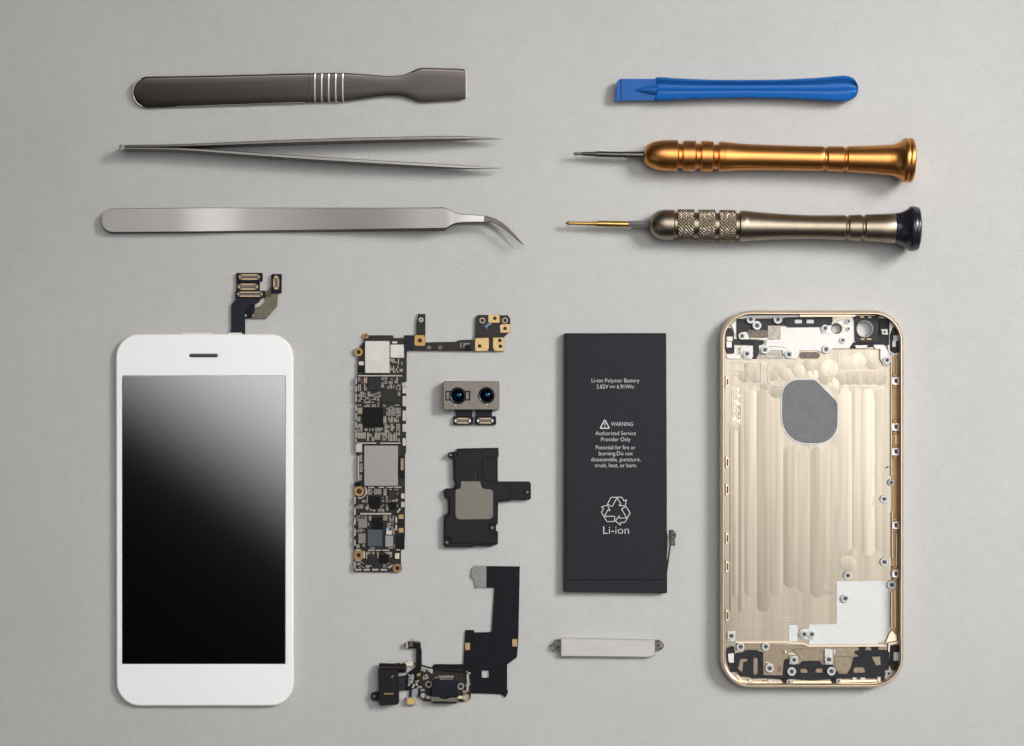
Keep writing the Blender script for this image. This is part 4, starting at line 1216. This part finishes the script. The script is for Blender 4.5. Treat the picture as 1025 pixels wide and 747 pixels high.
for (a, b) in ((795.0, 802.2), (806.8, 814.0)):
    hp("moulding_window", B(a, 319.6, b, 323.4, 1.0), M_white_st, 1.2, .2)
hp("black_moulding", rnd([(734, 338.9), (762.4, 339.4, 2.6), (765.6, 342, 2.6), (762.4, 344.9, 2.6), (759.2, 345), (758.8, 354.6), (756.2, 358.9), (752.8, 358.9), (753.5, 345.2), (734, 344.8)], .4, 3), M_house_blk, .85, .25)
hp("film_patch", B(741, 340.6, 754, 344.6, .4), M_chip_dark, 1.0, .2)
hp("black_moulding", rnd([(726.4, 331.0, 3), (729, 327.2, 2), (732.4, 328.6, 2), (734.2, 336), (734.2, 353.4, 2), (727.2, 353.6, 2), (725.6, 348)], .8, 4), M_house_blk, 1.3, .3)
hp("white_tab", B(727.0, 336.6, 732.8, 341.2, .4), M_white_st, 1.9, .2)
hp("white_tab", B(726.6, 341.5, 732.0, 347.6, .4), M_white_al, 1.9, .2)
hp("corner_block", [(730.6, 324.6), (736.0, 320.6), (736.2, 335), (734.6, 334.8), (733.0, 327.6)], M_white_al, 1.5, .2)
hp("top_rail", [(739, 315.2), (796, 314.6), (800, 317.0), (745, 318.0), (738, 318.6)], M_white_al, 1.8, .2)
hp("top_rail", [(800, 314.4), (856, 314.6), (856, 316.6), (800, 316.6)], M_gold_rim, 1.6, .2)
hp("corner_frame", [[(728.6, 345.8 + 0), (741, 345.8), (741, 359.0), (727.4, 358.8), (726.4, 354.2), (734.4, 353.8), (734.6, 346)], B(736.8, 347.8, 739.8, 354.6, .6)], M_white_al, 1.0, .2)
hp("boss_plate", rnd([(741.2, 345.8), (753.2, 345.8), (753.4, 357), (751, 359.2), (744, 359.0), (741, 354)], 1.2, 3), M_boss, 1.2, .3)
# camera opening, upper right
hp("camera_surround", [rnd([(854.6, 315.8), (879.0, 315.6), (878.6, 343.0), (864, 342.8), (855.4, 341.8)], 1.0, 3), circ(865.6, 329, 8.7, 32)], M_house_blk, 1.6, .4)
part(t, "camera_ring", vlathe(865.4, 328.9, [(8.9, ZF + 1.5), (8.6, ZF + 1.85), (8.0, ZF + 1.7), (7.4, ZF + .9), (6.9, ZF + .2), (6.7, .1)], 40), M_edge, 50)
for q in ((860.4, 316.2, 864.6, 317.6), (868.2, 316.6, 871.8, 317.8), (861, 338.4, 865.2, 339.8), (867, 338.4, 872, 339.8)):
    hp("gold_spring", B(*q, .5), M_gold, 2.0, .2)
part(t, "hole_ring", vlathe(837.2, 328.5, [(5.6, ZF + .85), (5.2, ZF + 1.1), (4.8, ZF + 1.0), (4.7, .1)], 30), M_gold_rim, 50)
hp("black_moulding", rnd([(878.6, 318.2), (889.4, 319.0), (889.6, 345.0), (884.6, 346.0), (856, 348.4), (849.6, 348.2), (853.6, 342.4), (878, 342.6)], .6, 2), M_house_blk2, 1.2, .3)
hp("white_tab", [(855.2, 345.2), (868.4, 345.2), (866.6, 348.2), (856.4, 348.2)], M_white_al, 1.5, .2)
hp("white_tab", [(873.6, 344.8), (884.4, 344.6), (887, 349), (891.4, 355), (892, 362), (888, 366), (883.6, 365), (880.6, 359), (880.6, 349.4), (875.2, 348.6)], M_boss, 1.3, .25)
hp("grey_moulding", B(880.2, 320.2, 889.2, 331.0, .6), M_chip_dark, 1.6, .3)
hp("black_moulding", rnd([(893.0, 328.6, 2), (896.4, 326.2, 2), (899.4, 329.4, 2), (900.2, 350.6, 2), (896.4, 353.4, 2), (891.4, 351.2, 2), (891.0, 334.6)], .8, 4), M_house_blk, 1.3, .3)
hp("white_tab", B(893.6, 335.4, 898.4, 341.0, .4), M_white_st, 1.9, .2)
hp("white_tab", B(892.6, 340.6, 896.4, 347.0, .4), M_boss, 1.9, .2)
edge([(888.6, 345), (889.6, 351.4), (893, 354), (899, 354.2)], .8, 1.4, M_white_al, name="corner_frame")
hp("corner_block", [(879, 314.8), (887, 316.4), (893, 321), (896, 326), (892.8, 327.4), (891, 333), (889.8, 333), (889.8, 319.4), (881, 318.2)], M_white_al, 1.5, .2)
edge([(832, 348.9), (880, 348.9), (880.6, 352), (880.6, 359), (884, 363.6), (888, 366.6)], .3, .5, M_gold_deep)
# left wall slots and right rail
for (x, y, h2) in ((727.7, 381.9, 3.6), (727.9, 462.7, 4.2), (727.7, 490, 4.2), (728, 538.7, 4.0), (728, 567, 4.0), (728, 616, 4.2)):
    s_ = hp("wall_bracket", [[(726.0, y - h2 - 2), (728.2, y - h2 - 1.4), (729.6, y - h2 + .4), (729.6, y + h2 - .6), (728.4, y + h2 + 1), (726.2, y + h2 + 1.4)], B(727.1, y - h2 + .6, 728.5, y + h2 - .8, .4)], M_gold_rim, 1.4, .25)
    part(s_, "slot", prism(B(727.1, y - h2 + .6, 728.5, y + h2 - .8, .4), ZF, ZF + 1.2), M_brown_slot)
hp("side_channel", [(892.6, 356), (899.4, 356), (899.6, 633), (897, 640), (892.4, 640), (891.6, 630)], M_gold_deep, .35, .3)
edge([(892.0, 356), (892.0, 476)], .35, 1.6, M_gold_rim, name="channel_wall")
edge([(892.6, 512), (892.6, 558)], .35, 1.6, M_gold_rim, name="channel_wall")
edge([(892.0, 592), (892.0, 628)], .35, 1.6, M_gold_rim, name="channel_wall")
edge([(896.4, 358), (896.4, 374)], .4, 1.2, M_white_al, name="channel_wall")
edge([(896.6, 534), (896.6, 566)], .4, 1.2, M_gold_rim, name="channel_wall")
edge([(895.2, 590), (895.4, 628)], .4, 1.2, M_gold_rim, name="channel_wall")
for (x, y) in ((895.8, 381), (895.8, 427), (895.2, 451.8), (896.4, 525.5), (896.8, 574)):
    cl = hp("spring_clip", rnd([(892.4, y - 3.4), (899.0, y - 4.2), (899.2, y + 4.2), (892.4, y + 3.6)], .6, 2), M_edge, 1.8, .4)
    part(cl, "clip_slot", prism(rnd([(894.2, y - 2.6), (898.0, y - 3.0), (898.0, y + 3.0), (895.0, y + 2.0)], .4, 2), ZF + 1.7, ZF + 1.9, .1), M_boss_in)
    part(cl, "clip_hole", prism(B(895.4, y - 1.6, 897.4, y + 1.4, .4), ZF + 1.8, ZF + 1.95, .1), M_hole)
    for dy in (-6.2, 5.8):
        hp("clip_stop", rnd([(892.6, y + dy - 1), (897.2, y + dy - 1.6), (898.2, y + dy + .6), (893.6, y + dy + 1.4)], .4, 2), M_gold_deep, 1.7, .3)
hp("amber_insert", B(894.8, 434, 898.2, 447, .4), M_gold, 1.0, .2)
edge([(886.0, 468.6), (889.0, 466.4)], .5, .5, M_brown_pad, name="dark_pin")
# bottom edge
hp("blasted_floor", [(736, 644), (886, 647.2), (886, 678), (764, 677.5), (764, 650.4), (736, 650)], M_gold_rough, .3, .1)
mb = rnd([(736.6, 653.6), (744.6, 652.2), (745, 650.6), (758.2, 650.4), (758.6, 651.6), (763.4, 652.2), (763.8, 675.6), (783.0, 675.8), (784.4, 660.4, 1.5), (786.6, 659.0, 1.5), (789, 659.4), (789.6, 664.6), (800, 664.6), (802.4, 661.6), (820.4, 661.4), (823, 665), (833.6, 665.2), (836.0, 670.2), (840, 674.0), (848, 674.2), (851.8, 667.4), (853.6, 659.8), (853.6, 657.2),
          (858.6, 656.8), (858.8, 655.4), (855.0, 653.8, 1.5), (855.2, 651.2, 1.5), (860.0, 650.6), (858.8, 647.2), (866.6, 647.0), (865.6, 650.4), (872.4, 650.6), (871.0, 647.0), (879.4, 647.0), (878.8, 650.0), (886.4, 650.2, 2), (889.6, 652), (889.4, 669.4), (884.6, 671.2), (884.2, 680.4), (878, 679.0), (842.0, 679.2), (818, 680.6), (812, 680.8), (802, 680.4), (790, 679.4), (783, 680.4), (770, 678.9), (752, 679.0), (750, 677.6), (739.2, 676.8), (737.4, 672.6), (730.4, 672.4), (729.0, 665.4), (734.6, 663.6), (734.8, 656.0)], .4, 2)
hl = [rnd([(740.6, 659.4), (747.8, 658.8), (748.2, 661.4), (743.8, 662.4), (743.4, 666.6), (742.6, 673.6), (740.8, 671.0), (738.2, 668.6), (739.4, 665.4)], .4, 2), rnd(B(753.8, 657.8, 758.2, 675.0), 2.0, 5), rnd([(800.4, 669.2), (806.6, 669.0), (808.4, 671.6), (808.0, 673.2), (801.2, 673.2)], .5, 2), rnd([(817.2, 669.0), (823.2, 669.0), (823.0, 673.0), (815.2, 673.0)], .5, 2),
      rnd([(855.6, 667.6), (863.8, 667.6), (866.0, 670.6), (865.0, 673.0), (854.4, 673.0), (853.8, 669.8)], .5, 2), rnd([(872.2, 657.0), (881.2, 656.9), (881.4, 665.4), (876.6, 665.8)], .5, 2)]
hp("black_moulding", [mb] + hl, M_house_blk2, .75, .25)
hp("moulding_floor", rnd([(737, 656), (884, 652), (884, 676), (737, 675)], 1, 2), M_gold_rough, .34, 0)
hp("black_moulding", rnd([(727.2, 648.4, 1.5), (734.6, 646.2, 1.5), (735.4, 656), (735.2, 663), (737.6, 672), (731, 672.6), (727.6, 664), (726.8, 656)], .8, 3), M_house_blk2, 1.2, .3)
hp("white_tab", rnd([(728.2, 654.2), (734.0, 653.6), (734.2, 663.0), (729.4, 663.0), (728.6, 660)], .5, 2), M_white_st, 1.8, .2)
hp("black_moulding", rnd([(891.4, 646.2, 2), (899.0, 645.0, 2), (900.2, 652), (899.6, 661), (897.0, 670.6, 2), (893.2, 671.2, 2), (890.0, 665), (891.0, 656)], .8, 3), M_house_blk2, 1.2, .3)
hp("white_tab", B(894.0, 652.6, 900.8, 661.0, .5), M_white_st, 1.9, .2)
edge([(889.4, 652), (889.4, 643.6), (898.6, 643.0)], .8, 1.5, M_gold_rim, name="corner_frame")
hp("corner_block", [(885.4, 644.8), (889.4, 634.0), (892, 630), (897.6, 636), (897.4, 641.6), (889, 642.6)], M_gold_rim, 1.1, .5)
edge([(737.4, 675), (742, 681.6), (752, 682.4), (786, 683.0)], .9, 1.0, M_gold_rim, name="bottom_rail")
edge([(793, 682.4), (836, 682.4)], 1.0, 1.1, M_gold_rim, name="bottom_rail")
edge([(841.6, 681.6), (877, 681.0)], 1.2, 1.3, M_gold_rim, name="bottom_rail")
for q in ((748.6, 679.6, 752.2, 682.6), (768.2, 679.8, 772.6, 684.0), (852.8, 677.8, 856.8, 680.4), (860.6, 677.8, 865.6, 680.4), (877.6, 677.4, 881.2, 682.0)):
    hp("rail_tooth", B(*q, .4), M_white_al, 1.3, .3)
for q in ((762.6, 681.0, 766.0, 683.6), (774, 682.6, 784.6, 684.6), (796.6, 683.6, 802.2, 685), (819.8, 682.6, 830.4, 684.6), (845, 682.8, 876, 684.4)):
    hp("rail_gap", B(*q, .4), M_brown_pad, .7, .2)
hp("wine_plug", circ(785.0, 681.0, 2.6, 16), M_dark_red, 1.4, .5)
hp("wine_plug", circ(834.2, 681.0, 2.6, 16), M_dark_red, 1.4, .5)
hp("floor_panel", rnd([(793, 650.6), (797, 649), (819, 649.4), (820.2, 652), (820.0, 661), (802, 661.4), (800.4, 658)], .8, 2), M_gold_rough, .55, .3)
hp("floor_panel", rnd([(834.6, 656.4), (852.0, 656.4), (852.2, 664), (848.4, 672.6), (839.6, 673.0), (835.4, 668)], .8, 2), M_gold_rough, .55, .3)
edge([(788.4, 654.0), (795.4, 654.6)], .7, 1.0, M_gold_rim, name="floor_stop")
edge([(785.4, 650.6), (786.4, 653.6)], 1.0, 1.2, M_white_al, name="floor_stop")
edge([(834.6, 649.6), (834.6, 654.6)], .9, 1.3, M_white_al, name="floor_stop")
edge([(766, 662.6), (770, 663.6), (773.4, 666.0)], .6, .8, M_white_al, name="floor_stop")
hp("amber_dot", circ(780, 669.4, 2.2, 14), M_gold_deep, .5, .5)
# boss plates
hp("boss_plate", [(727.6, 631.4), (735.6, 631.2), (735.6, 641.8), (727.6, 641.6)], M_boss, 1.1, .25)
hp("boss_plate", rnd([(790, 656.2), (798.2, 656.0), (798.4, 663.0), (795.4, 665.0), (789.6, 664.6)], .5, 2), M_boss, 1.3, .25)
hp("boss_plate", B(825.0, 649.2, 833.0, 664.9, .4), M_boss, 1.3, .25)
hp("boss_plate", B(821.2, 324.4, 831.4, 334.0, .5), M_boss, 1.1, .25)
hp("boss_plate", rnd([(740.0, 332.4), (746.6, 331.6), (748.8, 335), (749, 339.4), (739.0, 339.6)], 1.2, 3), M_boss, 1.2, .25)
hp("boss_plate", rnd([(761.8, 346.4), (770.0, 346.6), (783.0, 347.6), (783.2, 350.4), (770.6, 350.4), (767.6, 354.2), (762.0, 353.6), (759.2, 349.6)], 1.2, 3), M_boss, 1.15, .25)
hp("boss_plate", rnd(B(799.0, 629.2, 816.6, 639.8), 5.0, 6), M_white_st, .9, .3)
hp("boss_plate", B(786.6, 680.0, 791.6, 684.2, .4), M_boss, 1.4, .25)
hp("boss_plate", B(836.4, 679.2, 841.8, 684.0, .4), M_boss, 1.4, .25)
hp("boss_plate", B(885.2, 670.8, 892.6, 679.2, .8), M_boss, 1.4, .25)
hp("boss_plate", B(881.6, 329.0, 888.2, 334.6, .5), M_boss, 1.9, .25)
hp("boss_plate", B(845.2, 319.0, 852.4, 324.0, .8), M_boss, 1.1, .25)

# screw bosses: one mesh, many copies
g = G()
Rb = 4.1
c0 = W(811, 500, 0)


def bring(prof, seg=24):
    rr = [[Vector((c0.x + r * S * math.cos(2 * math.pi * k / seg), c0.y + r * S * math.sin(2 * math.pi * k / seg), z * .001)) for k in range(seg)] for (r, z) in prof]
    return rings_to(G(), rr, caps=False)


boss_me = part(t, "screw_boss", bring([(4.2, 0), (4.1, .55), (3.8, .7), (2.6, .7), (2.3, .5)]), M_boss, 30)
ins_me = part(boss_me, "threaded_insert", bring([(2.35, .5), (2.2, .58), (1.25, .58), (1.05, .3)]), M_boss_in, 30)
hol_me = part(boss_me, "screw_hole", bring([(1.1, .35), (.6, .3), (.02, .3)], 14), M_hole, 30)
spots = [(731.5, 636.2, 1.0, 1.0), (740.8, 647.1, 1.0, .7), (766, 646.9, 1.0, .7), (794.3, 660.2, .95, 1.25), (769.9, 668.6, 1.05, .6), (792, 671.9, 1.05, 1.1), (789.2, 682.0, .55, 1.35), (829, 659.9, 1.0, 1.25), (831.7, 671.6, 1.05, 1.1), (838.9, 681.4, .55, 1.35), (889, 673.8, .75, 1.35),
         (804.5, 634.7, .95, .85), (812, 634.7, .95, .85), (848.1, 575.8, 1.0, .5), (884.7, 562.3, 1.0, .5), (892.3, 585, 1.1, .5), (845.6, 598.8, 1.0, .5), (891.7, 482.7, .8, .6), (884.4, 499.3, .95, .5),
         (751, 319.1, 1.05, 1.3), (757.2, 325.4, 1.1, 1.2), (742.2, 335.9, .9, 1.2), (778.2, 319.4, 1.05, 1.3), (747.2, 353.8, .95, 1.2), (765.1, 349.8, .95, 1.2), (789.2, 354.4, 1.05, .9), (825.4, 328.2, .9, 1.1), (848.9, 321.2, .62, 1.1), (843.2, 340.2, .75, .9), (826.4, 349.3, 1.0, .9), (884.6, 332, .65, 1.95), (887.4, 360.2, .95, 1.3), (848.9, 328.6, .55, .9)]
org = ORG[t]


def place(o, x, y, k, h):
    q = W(x, y, ZF + h + .6)
    o.location = (q.x - c0.x * 1 - 0, q.y - c0.y * 1 - 0, (ZF + h - .05) * .001)
    o.scale = (k, k, 1)


# vertices sit round the shell's own origin, so a copy only needs its offset
for i, (x, y, k, h) in enumerate(spots):
    if i == 0:
        place(boss_me, x, y, k, h)
        continue
    c = boss_me.copy()
    col.objects.link(c)
    c.parent = t
    place(c, x, y, k, h)
    for ch in (ins_me, hol_me):
        d = ch.copy()
        col.objects.link(d)
        d.parent = c
